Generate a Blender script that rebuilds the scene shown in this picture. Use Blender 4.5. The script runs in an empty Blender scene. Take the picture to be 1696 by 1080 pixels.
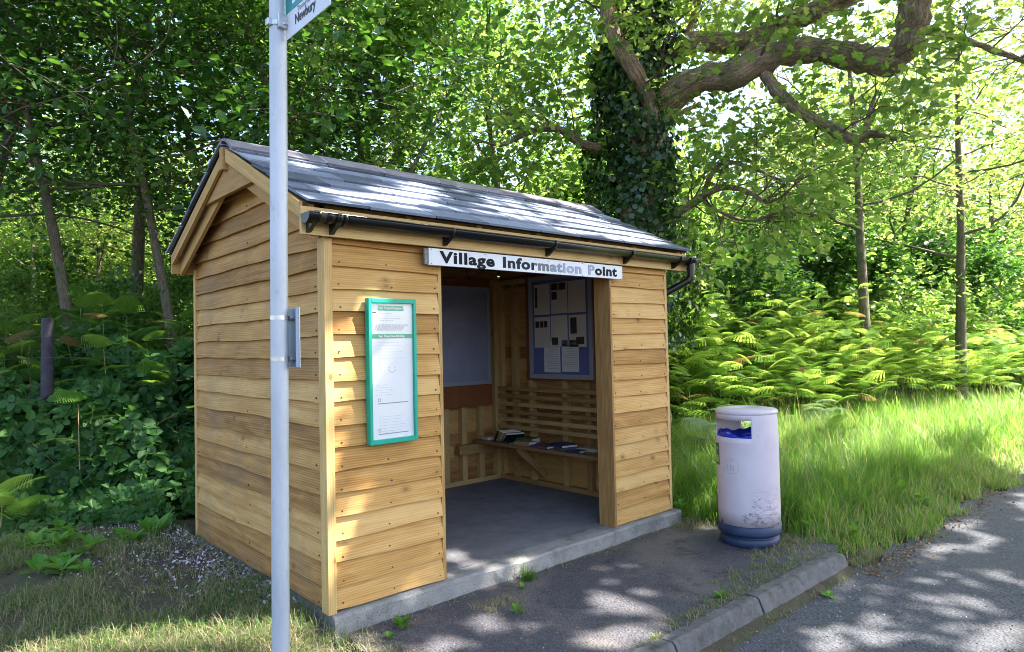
import bpy, math, random
import numpy as np
from mathutils import Vector, Matrix

sc = bpy.context.scene
# ------------------------------------------------------------------ camera
CAM = np.array([-1.874, -3.766, 1.579])
def cam_axes():
    y, p, r = math.radians(48.02), math.radians(1.58), math.radians(-1.2546)
    fw = np.array([math.cos(y)*math.cos(p), math.sin(y)*math.cos(p), math.sin(p)])
    rt = np.array([math.sin(y), -math.cos(y), 0.0]); up = np.cross(rt, fw)
    return fw, rt*math.cos(r)+up*math.sin(r), -rt*math.sin(r)+up*math.cos(r)
_fw, _rt, _up = cam_axes()
cd = bpy.data.cameras.new('camera'); cam = bpy.data.objects.new('camera', cd)
sc.collection.objects.link(cam)
cd.sensor_width = 36; cd.lens = 1119.78/1696*36; cd.clip_end = 2000; cd.clip_start = .05
M = Matrix([list(_rt)+[0], list(_up)+[0], list(-_fw)+[0], [0, 0, 0, 1]]).transposed()
M.translation = Vector(CAM); cam.matrix_world = M
sc.camera = cam
# ------------------------------------------------------------------ light
SUN_AZ, SUN_EL = math.radians(-37), math.radians(53)     # azimuth measured from +x towards +y
SUN = np.array([math.cos(SUN_AZ)*math.cos(SUN_EL), math.sin(SUN_AZ)*math.cos(SUN_EL), math.sin(SUN_EL)])
w = bpy.data.worlds.new('World'); sc.world = w; w.use_nodes = True
nt = w.node_tree; bg = nt.nodes['Background']
sky = nt.nodes.new('ShaderNodeTexSky'); sky.sky_type = 'NISHITA'; sky.sun_disc = False
sky.sun_elevation = SUN_EL; sky.sun_rotation = math.pi/2-SUN_AZ
sky.dust_density = 2.5; sky.air_density = 1.0; sky.ozone_density = 1.0
nt.links.new(sky.outputs[0], bg.inputs[0]); bg.inputs[1].default_value = 0.115
sl = bpy.data.lights.new('sun', 'SUN'); so = bpy.data.objects.new('sun', sl); sc.collection.objects.link(so)
sl.energy = 5.0; sl.angle = math.radians(.53); sl.color = (1, .94, .84)
so.rotation_euler = Vector(SUN).to_track_quat('Z', 'Y').to_euler()
so.location = (12, -4, 20)
sc.view_settings.view_transform = 'Standard'; sc.view_settings.look = 'None'
sc.view_settings.exposure = 2.42; sc.view_settings.gamma = 1; sc.view_settings.use_curve_mapping = False
sc.cycles.max_bounces = 8; sc.cycles.diffuse_bounces = 4; sc.cycles.transmission_bounces = 6
sc.cycles.transparent_max_bounces = 8; sc.cycles.caustics_reflective = False; sc.cycles.caustics_refractive = False
sc.cycles.use_denoising = True; sc.cycles.denoising_prefilter = 'ACCURATE'
sc.cycles.pixel_filter_type = 'BLACKMAN_HARRIS'; sc.cycles.filter_width = .95
sc.cycles.sample_clamp_indirect = 6

# ------------------------------------------------------------------ material tools
def newmat(name):
    m = bpy.data.materials.new(name); m.use_nodes = True
    n = m.node_tree; b = n.nodes['Principled BSDF']; return m, n, b
def ramp(n, stops, fac):
    r = n.nodes.new('ShaderNodeValToRGB'); e = r.color_ramp.elements
    e[0].position, e[0].color = stops[0][0], (*stops[0][1], 1)
    e[1].position, e[1].color = stops[-1][0], (*stops[-1][1], 1)
    for p, c in stops[1:-1]:
        k = e.new(p); k.color = (*c, 1)
    n.links.new(fac, r.inputs[0]); return r.outputs[0]
def gray(stops): return [(p, (v, v, v)) for p, v in stops]
def noise(n, scale, detail=4, rough=.55, vec=None, dist=0):
    t = n.nodes.new('ShaderNodeTexNoise'); t.inputs['Scale'].default_value = scale
    t.inputs['Detail'].default_value = detail; t.inputs['Roughness'].default_value = rough
    t.inputs['Distortion'].default_value = dist
    if vec is not None: n.links.new(vec, t.inputs['Vector'])
    return t.outputs['Fac']
def voro(n, scale, vec=None, feat='F1'):
    t = n.nodes.new('ShaderNodeTexVoronoi'); t.feature = feat; t.inputs['Scale'].default_value = scale
    if vec is not None: n.links.new(vec, t.inputs['Vector'])
    return t
def mapping(n, vec, scale=(1, 1, 1), loc=(0, 0, 0), rot=(0, 0, 0)):
    m = n.nodes.new('ShaderNodeMapping'); m.inputs['Scale'].default_value = scale
    m.inputs['Location'].default_value = loc; m.inputs['Rotation'].default_value = rot
    n.links.new(vec, m.inputs['Vector']); return m.outputs[0]
def math_(n, op, a, b=None, clamp=False):
    m = n.nodes.new('ShaderNodeMath'); m.operation = op; m.use_clamp = clamp
    for i, v in enumerate((a, b)):
        if v is None: continue
        if isinstance(v, (int, float)): m.inputs[i].default_value = v
        else: n.links.new(v, m.inputs[i])
    return m.outputs[0]
def mixc(n, fac, a, b, mode='MIX'):
    m = n.nodes.new('ShaderNodeMix'); m.data_type = 'RGBA'; m.blend_type = mode
    for sock, v in ((m.inputs[0], fac), (m.inputs[6], a), (m.inputs[7], b)):
        if isinstance(v, (int, float)): sock.default_value = v
        elif isinstance(v, tuple): sock.default_value = (*v, 1)
        else: n.links.new(v, sock)
    return m.outputs[2]
def bump(n, b, h, strength=.3, dist=.01):
    k = n.nodes.new('ShaderNodeBump'); k.inputs['Strength'].default_value = strength
    k.inputs['Distance'].default_value = dist; n.links.new(h, k.inputs['Height'])
    n.links.new(k.outputs[0], b.inputs['Normal'])
def attr(n, name):
    a = n.nodes.new('ShaderNodeAttribute'); a.attribute_name = name; return a
def obco(n): return n.nodes.new('ShaderNodeTexCoord').outputs['Object']

def wood(name, dark, mid, light, rough=.7, knots=True, stain=0.0):
    m, n, b = newmat(name)
    uv = n.nodes.new('ShaderNodeTexCoord').outputs['UV']
    t = attr(n, 'tint').outputs['Fac']
    v1 = mapping(n, uv, (.9, 16, 1)); n1 = noise(n, 1.6, 5, .6, v1, .6)
    v2 = mapping(n, uv, (5, 160, 1)); n2 = noise(n, 1, 3, .6, v2)
    v3 = mapping(n, uv, (1.1, 5, 1)); n3 = noise(n, 2.0, 3, .5, v3, 1.5)
    wv = n.nodes.new('ShaderNodeTexWave'); wv.bands_direction = 'Y'; wv.inputs['Scale'].default_value = 1.0
    wv.inputs['Distortion'].default_value = 5.5; wv.inputs['Detail'].default_value = 2; wv.inputs['Detail Scale'].default_value = .6
    n.links.new(mapping(n, uv, (1.2, 22, 1)), wv.inputs['Vector'])
    f = math_(n, 'MULTIPLY', n1, .5); f = math_(n, 'ADD', f, math_(n, 'MULTIPLY', n2, .14))
    f = math_(n, 'ADD', f, math_(n, 'MULTIPLY', n3, .3)); f = math_(n, 'ADD', f, math_(n, 'MULTIPLY', wv.outputs['Fac'], .12))
    f = math_(n, 'ADD', f, math_(n, 'MULTIPLY', math_(n, 'SUBTRACT', t, .5), .34))
    c = ramp(n, [(.26, dark), (.5, mid), (.74, light)], f)
    if knots:
        vk = voro(n, 1.0, mapping(n, uv, (4.2, 6.5, 1)))
        d = vk.outputs['Distance']; on = math_(n, 'GREATER_THAN', n.nodes.new('ShaderNodeSeparateColor').outputs[0], .5)
        sep = on.node.inputs[0].links[0].from_node; n.links.new(vk.outputs['Color'], sep.inputs[0])
        k1 = ramp(n, gray([(.05, 1), (.11, .4), (.24, 0)]), d)
        k1 = math_(n, 'MULTIPLY', k1, on)
        c = mixc(n, math_(n, 'MULTIPLY', k1, .75), c, (.13, .055, .018))
    if stain:
        s = noise(n, 2.2, 5, .65, mapping(n, obco(n), (1, 1, 1)))
        s = ramp(n, gray([(.48, 0), (.7, stain)]), s)
        c = mixc(n, s, c, (.2, .17, .12))
    n.links.new(c, b.inputs['Base Color']); b.inputs['Roughness'].default_value = rough
    b.inputs['Specular IOR Level'].default_value = .3
    bump(n, b, math_(n, 'ADD', n2, math_(n, 'MULTIPLY', n1, .6)), .35, .003)
    return m
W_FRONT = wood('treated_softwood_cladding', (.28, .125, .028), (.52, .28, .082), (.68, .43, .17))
W_SIDE = wood('shade_toned_weathered_cladding', (.21, .10, .030), (.44, .232, .073), (.62, .385, .15), stain=.35)  # wall's shade put into tones darker than the front; stain is weathering
W_TRIM = wood('pale_softwood_trim', (.36, .20, .065), (.54, .345, .13), (.68, .49, .23))
W_BARGE = wood('gable_softwood', (.26, .13, .045), (.42, .24, .085), (.55, .36, .16))
W_IN = wood('interior_softwood', (.24, .14, .05), (.44, .275, .11), (.60, .42, .19), stain=.25)
W_RED = wood('red_brown_varnished_board', (.16, .05, .02), (.24, .085, .035), (.30, .11, .045), .45, False)
W_SEAT = wood('stained_bench_wood', (.10, .05, .025), (.19, .10, .05), (.28, .16, .08), .5, False)

def simple(name, col, rough=.5, metal=0.0, var=.0, scale=8, spec=.5, bmp=0):
    m, n, b = newmat(name)
    if var:
        f = noise(n, scale, 5, .6, obco(n))
        c = ramp(n, [(.3, tuple(max(0, x*(1-var)) for x in col)), (.7, tuple(min(1, x*(1+var)) for x in col))], f)
        n.links.new(c, b.inputs['Base Color'])
        if bmp: bump(n, b, f, bmp, .004)
    else: b.inputs['Base Color'].default_value = (*col, 1)
    b.inputs['Roughness'].default_value = rough; b.inputs['Metallic'].default_value = metal
    b.inputs['Specular IOR Level'].default_value = spec
    return m
M_NAIL = simple('dark_nail', (.06, .04, .03), .6)
M_BLACK = simple('black_gutter_plastic', (.005, .004, .004), .3, 0, .3, 5)
M_FELT = simple('dark_roofing_felt', (.015, .015, .017), .9)
M_GREEN = simple('green_powder_coat', (.0, .36, .25), .35, 0, .12, 5)
M_PAPER = simple('white_paper', (.80, .81, .84), .6, 0, .03, 6)
M_PAPER2 = simple('creamy_paper', (.72, .68, .62), .7, 0, .06, 6)
M_INK = simple('grey_print', (.30, .31, .34), .7)
M_INKL = simple('pale_print', (.55, .56, .60), .7)
M_INKD = simple('dark_print', (.03, .03, .04), .6)
M_TEAL = simple('teal_sign_sheet', (.0, .22, .22), .3)
M_GBAND = simple('green_print_band', (.02, .36, .22), .5)
M_ALU = simple('brushed_aluminium', (.42, .44, .47), .42, .7, .1, 10)
M_FRAME = simple('grey_aluminium_frame', (.36, .39, .45), .45, .2)
M_BLUEFELT = simple('blue_felt', (.12, .15, .42), .9, 0, .15, 60)
M_BLUEGREY = simple('grey_blue_felt_board', (.30, .33, .50), .55, 0, .1, 3)
M_STEEL = simple('stainless_band', (.55, .55, .56), .35, .9, .2, 30)

def mat_slate():
    m, n, b = newmat('blue_grey_slate')
    uv = n.nodes.new('ShaderNodeTexCoord').outputs['UV']; t = attr(n, 'tint').outputs['Fac']
    a = noise(n, 5, 6, .65, uv, .8); d = noise(n, 60, 4, .7, uv)
    f = math_(n, 'ADD', math_(n, 'MULTIPLY', a, .40), math_(n, 'MULTIPLY', t, .65))
    c = ramp(n, [(.25, (.065, .078, .115)), (.5, (.145, .168, .235)), (.75, (.27, .30, .39))], f)
    l = ramp(n, gray([(.60, 0), (.68, .55)]), noise(n, 26, 4, .6, uv))
    c = mixc(n, l, c, (.27, .29, .32))
    n.links.new(c, b.inputs['Base Color']); b.inputs['Roughness'].default_value = .62; b.inputs['Specular IOR Level'].default_value = .4
    bump(n, b, math_(n, 'ADD', a, math_(n, 'MULTIPLY', d, .4)), .4, .008); return m
M_SLATE = mat_slate()
M_RIDGE = simple('purple_grey_ridge_tile', (.19, .17, .21), .5, 0, .3, 6, bmp=.3)
M_MORTAR = simple('pale_mortar', (.42, .40, .38), .9, 0, .3, 40)

def mat_concrete(name, lo, hi, moss=.3, sc_=1.0, speck=True):
    m, n, b = newmat(name); o = obco(n)
    a = noise(n, 3*sc_, 8, .7, o); f = noise(n, 90*sc_, 3, .7, o)
    c = ramp(n, [(.3, lo), (.7, hi)], math_(n, 'ADD', math_(n, 'MULTIPLY', a, .65), math_(n, 'MULTIPLY', f, .35)))
    mo = ramp(n, gray([(.5, 0), (.66, moss)]), noise(n, 5*sc_, 6, .7, mapping(n, o, (1, 1, 1), (7, 3, 1))))
    c = mixc(n, mo, c, (.05, .05, .04))
    if speck:
        v = voro(n, 110*sc_, o); s = ramp(n, gray([(.10, .7), (.22, 0)]), v.outputs['Distance'])
        c = mixc(n, s, c, (.45, .44, .42))
        v = voro(n, 70*sc_, o); s = ramp(n, gray([(.12, .8), (.25, 0)]), v.outputs['Distance'])
        c = mixc(n, s, c, (.035, .035, .04))
    n.links.new(c, b.inputs['Base Color']); b.inputs['Roughness'].default_value = .9
    bump(n, b, math_(n, 'ADD', a, math_(n, 'MULTIPLY', f, .8)), .7, .012); return m
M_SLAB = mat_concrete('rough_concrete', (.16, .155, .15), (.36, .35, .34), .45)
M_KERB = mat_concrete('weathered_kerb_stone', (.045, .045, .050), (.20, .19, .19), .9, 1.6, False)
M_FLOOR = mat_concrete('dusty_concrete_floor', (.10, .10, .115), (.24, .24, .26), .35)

def mat_asphalt(name, lo, hi, patch, pcol, stones=140, moss=(.03, .028, .022)):
    m, n, b = newmat(name); o = obco(n)
    v = voro(n, stones, o); v2 = voro(n, stones*.45, o); a = noise(n, 1.1, 7, .65, o); f = noise(n, 40, 4, .7, o)
    s = n.nodes.new('ShaderNodeSeparateColor'); n.links.new(v.outputs['Color'], s.inputs[0])
    g = math_(n, 'ADD', math_(n, 'MULTIPLY', s.outputs[0], .45), math_(n, 'MULTIPLY', f, .55))
    c = ramp(n, [(.2, lo), (.8, hi)], g)
    l = ramp(n, gray([(.5, 0), (.62, patch)]), a); c = mixc(n, l, c, pcol)
    k = ramp(n, gray([(.56, 0), (.66, .85)]), noise(n, 4.5, 8, .72, mapping(n, o, (1, 1, 1), (3, 9, 2))))
    c = mixc(n, k, c, moss)
    h = ramp(n, gray([(.0, 1), (.55, 0)]), v2.outputs['Distance'])
    st = ramp(n, gray([(.06, .8), (.12, 0)]), voro(n, 26, o).outputs['Distance']); c = mixc(n, st, c, (.32, .30, .28))
    n.links.new(c, b.inputs['Base Color']); b.inputs['Roughness'].default_value = .85
    bump(n, b, math_(n, 'ADD', h, math_(n, 'MULTIPLY', f, 1.2)), .8, .008); return m
M_ROAD = mat_asphalt('worn_asphalt', (.026, .028, .038), (.10, .104, .124), .25, (.12, .115, .115), 95, (.05, .05, .05))
M_PAVE = mat_asphalt('dusty_tarmac', (.032, .031, .041), (.095, .092, .108), .7, (.15, .13, .12), 120)

def mat_ground():
    m, n, b = newmat('soil_and_leaf_mould'); o = obco(n)
    a = noise(n, 2.2, 8, .7, o); f = noise(n, 35, 6, .75, o)
    c = ramp(n, [(.25, (.022, .016, .011)), (.5, (.07, .052, .034)), (.75, (.16, .125, .085))], math_(n, 'ADD', math_(n, 'MULTIPLY', a, .4), math_(n, 'MULTIPLY', f, .6)))
    g = ramp(n, gray([(.45, 0), (.62, .5)]), noise(n, 1.1, 6, .7, o)); c = mixc(n, g, c, (.07, .085, .03))
    n.links.new(c, b.inputs['Base Color']); b.inputs['Roughness'].default_value = .95
    bump(n, b, f, .8, .03); return m
M_GROUND = mat_ground()

def mat_bark(name, lo, hi, red=None, s=1.0, moss=.0):
    m, n, b = newmat(name); o = n.nodes.new('ShaderNodeTexCoord').outputs['UV']
    dv = n.nodes.new('ShaderNodeVectorMath'); dv.operation = 'ADD'; nz = n.nodes.new('ShaderNodeTexNoise'); nz.inputs['Scale'].default_value = 5*s; n.links.new(obco(n), nz.inputs['Vector']); n.links.new(mapping(n, nz.outputs['Color'], (.10/s, .022/s, 0)), dv.inputs[1]); n.links.new(o, dv.inputs[0]); o = dv.outputs[0]
    v = voro(n, 1.0, mapping(n, o, (3.2*s, 27*s, 1)), 'DISTANCE_TO_EDGE'); a = noise(n, 1.0, 7, .7, mapping(n, o, (4*s, 22*s, 1)), .7)
    h = ramp(n, gray([(0, 0), (.25, 1)]), v.outputs['Distance'])
    h2 = ramp(n, gray([(0, 0), (.2, 1)]), voro(n, 1.0, mapping(n, o, (17*s, 34*s, 1)), 'DISTANCE_TO_EDGE').outputs['Distance'])
    g = math_(n, 'ADD', math_(n, 'ADD', math_(n, 'MULTIPLY', h, .3), math_(n, 'MULTIPLY', h2, .22)), math_(n, 'MULTIPLY', a, .55))
    c = ramp(n, [(.2, lo), (.85, hi)], g)
    if moss:
        k = ramp(n, gray([(.48, 0), (.62, moss)]), noise(n, 2.5, 6, .7, obco(n))); c = mixc(n, k, c, (.06, .075, .025))
    n.links.new(c, b.inputs['Base Color']); b.inputs['Roughness'].default_value = .9
    bump(n, b, g, .8, .02*s**-1); return m
B_OAK = mat_bark('oak_bark', (.06, .042, .03), (.40, .28, .185), moss=.6)
B_GREY = mat_bark('grey_bark', (.05, .042, .033), (.22, .18, .13), s=1.8, moss=.4)
B_TWIG = mat_bark('twig_bark', (.06, .04, .025), (.17, .12, .08), s=3)

def mat_leaf(name, stops, trans, tf=.47, rough=.45, spec=.4):
    """stops: diffuse colours by the leaf's own tint; trans: colour of light passing through the blade"""
    m, n, b = newmat(name); t = attr(n, 'tint').outputs['Fac']
    c = ramp(n, stops, t); n.links.new(c, b.inputs['Base Color'])
    b.inputs['Roughness'].default_value = rough; b.inputs['Specular IOR Level'].default_value = spec
    tr = n.nodes.new('ShaderNodeBsdfTranslucent'); n.links.new(ramp(n, trans, t), tr.inputs[0])
    mx = n.nodes.new('ShaderNodeMixShader'); mx.inputs[0].default_value = tf
    n.links.new(b.outputs[0], mx.inputs[1]); n.links.new(tr.outputs[0], mx.inputs[2])
    n.links.new(mx.outputs[0], n.nodes['Material Output'].inputs[0]); return m
L_OAK = mat_leaf('oak_leaf', [(0, (.045, .11, .015)), (.5, (.08, .16, .022)), (1, (.13, .21, .03))], [(0, (.20, .40, .05)), (.6, (.44, .62, .11)), (1, (.72, .78, .22))])
L_WOOD = mat_leaf('woodland_leaf', [(0, (.035, .095, .018)), (.5, (.065, .15, .022)), (1, (.12, .21, .035))], [(0, (.15, .36, .045)), (.6, (.36, .58, .10)), (1, (.68, .76, .20))])
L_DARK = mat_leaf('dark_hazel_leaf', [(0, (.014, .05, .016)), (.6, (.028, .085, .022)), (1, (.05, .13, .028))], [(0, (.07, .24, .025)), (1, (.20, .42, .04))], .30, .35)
L_IVY = mat_leaf('ivy_leaf', [(0, (.012, .04, .012)), (.7, (.025, .07, .018)), (1, (.06, .13, .03))], [(0, (.05, .14, .02)), (1, (.12, .26, .03))], .18, .28, .5)
L_BRAMBLE = mat_leaf('bramble_leaf', [(0, (.014, .05, .015)), (.6, (.035, .105, .026)), (1, (.08, .19, .04))], [(0, (.08, .25, .03)), (1, (.20, .40, .05))], .28, .55, .25)
L_FERN = mat_leaf('bracken_frond', [(0, (.04, .12, .018)), (.5, (.11, .24, .028)), (.93, (.20, .34, .045)), (1, (.30, .20, .07))], [(0, (.20, .42, .05)), (.93, (.62, .78, .14)), (1, (.5, .36, .12))], .5, .4)
L_SILVER = mat_leaf('silvery_verge_fern_leaf', [(0, (.12, .22, .10)), (1, (.22, .32, .17))], [(0, (.25, .45, .12)), (1, (.4, .55, .2))], .35)
L_GRASS = mat_leaf('verge_grass', [(0, (.04, .12, .015)), (.5, (.085, .20, .025)), (.86, (.14, .25, .035)), (.9, (.32, .30, .10)), (1, (.42, .36, .17))], [(0, (.20, .46, .04)), (.86, (.46, .70, .10)), (.9, (.6, .56, .2)), (1, (.65, .58, .28))], .42, .4)
L_LAWN = mat_leaf('short_dry_grass', [(0, (.045, .11, .02)), (.45, (.09, .17, .035)), (.55, (.22, .20, .10)), (1, (.36, .30, .18))], [(0, (.16, .34, .04)), (.5, (.3, .42, .08)), (1, (.5, .42, .22))], .3, .55)
L_WEED = mat_leaf('weed_leaf', [(0, (.05, .16, .02)), (1, (.10, .26, .035))], [(0, (.25, .5, .04)), (1, (.4, .65, .06))], .35)
L_STEM = simple('green_stem', (.16, .22, .05), .6)
L_STRAWSTEM = simple('dry_stem', (.36, .28, .15), .7)

# ------------------------------------------------------------------ object tools
def link(o, parent=None):
    sc.collection.objects.link(o)
    if parent is not None: o.parent = parent
    return o
def tag(o, label=None, cat=None, group=None, kind=None):
    if label: o['label'] = label
    if cat: o['category'] = cat
    if group: o['group'] = group
    if kind: o['kind'] = kind
    return o
def thing(name, label, cat, loc=(0, 0, 0), group=None):
    o = bpy.data.objects.new(name, None); o.location = loc; o.empty_display_size = .2
    sc.collection.objects.link(o); return tag(o, label, cat, group)

R0 = random.Random(11)
class MB:
    """collects solid pieces (world coordinates) into ONE mesh"""
    def __init__(s): s.v = []; s.f = []; s.m = []; s.uv = []; s.t = []; s.sm = []
    def add(s, verts, faces, mat=0, along=None, tint=None, smooth=False, uvs=None):
        b = len(s.v); s.v += [tuple(map(float, p)) for p in verts]
        tint = R0.random() if tint is None else tint; s.t += [tint]*len(verts)
        ou, ov = R0.random()*20, R0.random()*20
        al = Vector(along).normalized() if along is not None else Vector((1, 0, 0))
        for k, f in enumerate(faces):
            s.f.append([b+i for i in f]); s.m.append(mat); s.sm.append(smooth)
            if uvs is not None: s.uv += [(uvs[i][0]+ou, uvs[i][1]+ov) for i in f]; continue
            p = [Vector(verts[i]) for i in f]; nn = Vector((0, 0, 0))
            for i in range(1, len(p)-1): nn += (p[i]-p[0]).cross(p[i+1]-p[0])
            if nn.length < 1e-12: nn = Vector((0, 0, 1))
            nn.normalize()
            if abs(nn.dot(al)) > .8:
                a = Vector((0, 0, 1)) if abs(nn.z) < .9 else Vector((0, 1, 0)); a = (a-nn*a.dot(nn)).normalized()
            else: a = (al-nn*al.dot(nn)).normalized()
            c = nn.cross(a); s.uv += [(q.dot(a)+ou, q.dot(c)+ov) for q in p]
    def hexa(s, p, **k):
        """p: 4 corners of one end then the 4 matching corners of the other"""
        s.add(p, [(3, 2, 1, 0), (4, 5, 6, 7), (0, 1, 5, 4), (1, 2, 6, 5), (2, 3, 7, 6), (3, 0, 4, 7)], **k)
    def box(s, lo, hi, mat=0, along=None, tint=None, rot=None, piv=None):
        x0, y0, z0 = lo; x1, y1, z1 = hi
        p = [(x0, y0, z0), (x0, y1, z0), (x0, y1, z1), (x0, y0, z1), (x1, y0, z0), (x1, y1, z0), (x1, y1, z1), (x1, y0, z1)]
        if along is None:
            d = [x1-x0, y1-y0, z1-z0]; along = [(1, 0, 0), (0, 1, 0), (0, 0, 1)][d.index(max(d))]
        if rot is not None:
            pv = Vector(piv if piv is not None else ((x0+x1)/2, (y0+y1)/2, (z0+z1)/2))
            p = [pv+rot@(Vector(q)-pv) for q in p]; along = rot@Vector(along)
        s.hexa(p, mat=mat, along=along, tint=tint)
    def beam(s, a, b, w, h, mat=0, up=(0, 0, 1), tint=None):
        a, b = Vector(a), Vector(b); d = (b-a).normalized(); u = Vector(up); sd = d.cross(u).normalized(); u = sd.cross(d)
        q = [(-w/2, -h/2), (w/2, -h/2), (w/2, h/2), (-w/2, h/2)]
        s.hexa([a+sd*x+u*y for x, y in q]+[b+sd*x+u*y for x, y in q], mat=mat, along=d, tint=tint)
    def prism(s, poly, vec, mat=0, along=None, tint=None, smooth=False):
        k = len(poly); poly = [Vector(p) for p in poly]; vec = Vector(vec)
        s.add(poly+[p+vec for p in poly], [tuple(range(k))[::-1], tuple(range(k, 2*k))]+[(i, (i+1) % k, (i+1) % k+k, i+k) for i in range(k)], mat=mat, along=along or vec, tint=tint, smooth=smooth)
    def tube(s, pts, rad, n=8, mat=0, cap=True, smooth=True, tint=None, lumpy=0):
        pts = [Vector(p) for p in pts]; k = len(pts)
        if isinstance(rad, (int, float)): rad = [rad]*k
        V = []; UV = []; u = Vector((0, 0, 1)); L = 0
        for i, p in enumerate(pts):
            d = (pts[min(i+1, k-1)]-pts[max(i-1, 0)]).normalized()
            if abs(d.dot(u)) > .95: u = Vector((1, 0, .1)).normalized()
            a = (u-d*u.dot(d)).normalized(); c = d.cross(a); u = a
            if i: L += (p-pts[i-1]).length
            for j in range(n):
                th = 2*math.pi*j/n; r = rad[i]*(1+(lumpy*(R0.random()-.5) if lumpy else 0))
                V.append(p+a*math.cos(th)*r+c*math.sin(th)*r); UV.append((L, abs(j/n*2-1)*math.pi*rad[i]))
        F = [(i*n+j, i*n+(j+1) % n, (i+1)*n+(j+1) % n, (i+1)*n+j) for i in range(k-1) for j in range(n)]
        s.add(V, F, mat=mat, tint=tint, smooth=smooth, uvs=UV)
        if cap: s.add(V[:n], [tuple(range(n))[::-1]], mat=mat, tint=tint); s.add(V[-n:], [tuple(range(n))], mat=mat, tint=tint)
    def lathe(s, prof, c=(0, 0, 0), n=32, mat=0, smooth=True, tint=.5, a0=0, a1=2*math.pi, skip=None):
        full = abs(a1-a0-2*math.pi) < 1e-6; m = n if full else n+1; V = []
        for r, z in prof:
            for j in range(m):
                th = a0+(a1-a0)*j/n; V.append((c[0]+r*math.cos(th), c[1]+r*math.sin(th), c[2]+z))
        F = []
        for i in range(len(prof)-1):
            for j in range(n):
                if skip and skip(i, j): continue
                F.append((i*m+j, i*m+(j+1) % m, (i+1)*m+(j+1) % m, (i+1)*m+j))
        s.add(V, F, mat=mat, tint=tint, smooth=smooth, uvs=[(math.atan2(v[1]-c[1], v[0]-c[0]), v[2]) for v in V])
    def build(s, name, mats, parent=None, bevel=0, solid=0):
        me = bpy.data.meshes.new(name); o = bpy.data.objects.new(name, me)
        off = Vector((0, 0, 0))
        if parent is not None:
            p = parent
            while p is not None: off += p.location; p = p.parent
        me.from_pydata([Vector(v)-off for v in s.v], [], s.f)
        for m in (mats if isinstance(mats, (list, tuple)) else [mats]): me.materials.append(m)
        me.polygons.foreach_set('material_index', s.m); me.polygons.foreach_set('use_smooth', s.sm)
        uvl = me.uv_layers.new(name='UVMap'); uvl.data.foreach_set('uv', np.array(s.uv, dtype=np.float32).ravel())
        a = me.attributes.new('tint', 'FLOAT', 'POINT'); a.data.foreach_set('value', np.array(s.t, dtype=np.float32))
        me.update(); link(o, parent)
        if solid:
            q = o.modifiers.new('shell', 'SOLIDIFY'); q.thickness = solid; q.offset = -1
        if bevel:
            q = o.modifiers.new('edge', 'BEVEL'); q.width = bevel; q.segments = 2; q.limit_method = 'ANGLE'; q.angle_limit = .9
        return o

def fastmesh(name, V, F, tint, mat, parent=None, smooth=False, off=(0, 0, 0)):
    V = np.asarray(V, np.float32)-np.asarray(off, np.float32); F = np.asarray(F, np.int32); k = F.shape[1]
    me = bpy.data.meshes.new(name); me.vertices.add(len(V)); me.vertices.foreach_set('co', V.ravel())
    me.loops.add(F.size); me.loops.foreach_set('vertex_index', F.ravel())
    me.polygons.add(len(F)); me.polygons.foreach_set('loop_start', np.arange(0, F.size, k, dtype=np.int32))
    me.polygons.foreach_set('use_smooth', np.full(len(F), smooth))
    a = me.attributes.new('tint', 'FLOAT', 'POINT'); a.data.foreach_set('value', np.asarray(tint, np.float32))
    me.materials.append(mat); me.update(calc_edges=True)
    o = bpy.data.objects.new(name, me); return link(o, parent)
def norm(a): return a/np.maximum(np.linalg.norm(a, axis=-1, keepdims=True), 1e-9)
def instance(pv, pf, R, T):
    """proto verts (m,3), faces (k,4); R (N,3,3) columns = axes (scaled); T (N,3)"""
    V = np.einsum('nij,mj->nmi', R, pv)+T[:, None, :]; N, m = len(T), len(pv)
    return V.reshape(-1, 3), (pf[None]+(np.arange(N)*m)[:, None, None]).reshape(-1, pf.shape[1])
# leaf blade: x = along, y = across, z = normal, folded a little at the midrib
LEAF_V = np.array([(0, 0, 0), (.3, .36, .10), (.72, .30, .07), (1, 0, -.05), (.72, -.30, .07), (.3, -.36, .10)], float)
LEAF_F = np.array([(0, 3, 2, 1), (0, 5, 4, 3)])
OAK_V = np.array([(0, 0, 0), (.22, .17, .05), (.35, .34, .08), (.48, .18, .03), (.68, .36, .06), (.8, .2, .02), (1, 0, -.06), (.8, -.2, .02), (.68, -.36, .06), (.48, -.18, .03), (.35, -.34, .08), (.22, -.17, .05)], float)
OAK_F = np.array([(0, 3, 2, 1), (0, 6, 5, 3), (3, 5, 4, 4), (0, 11, 10, 9), (0, 9, 7, 6), (9, 8, 7, 7)])
def frames(axis, nrm, size):
    a = norm(axis); c = norm(np.cross(nrm, a)); n_ = np.cross(a, c)
    return np.stack([a, c, n_], axis=2)*np.asarray(size)[:, None, None]
def leafcloud(rs, P, size, up=.75, droop=.25, axis=None, jitter=.55):
    N = len(P); nrm = rs.normal(size=(N, 3))*(1-up)+np.array([0, 0, up]); nrm = norm(nrm)
    a = rs.normal(size=(N, 3)); a[:, 2] = a[:, 2]*.3-droop
    if axis is not None: a = a*.6+axis
    return frames(a, nrm, size*(1+jitter*(rs.random(N)*2-1)))

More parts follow.
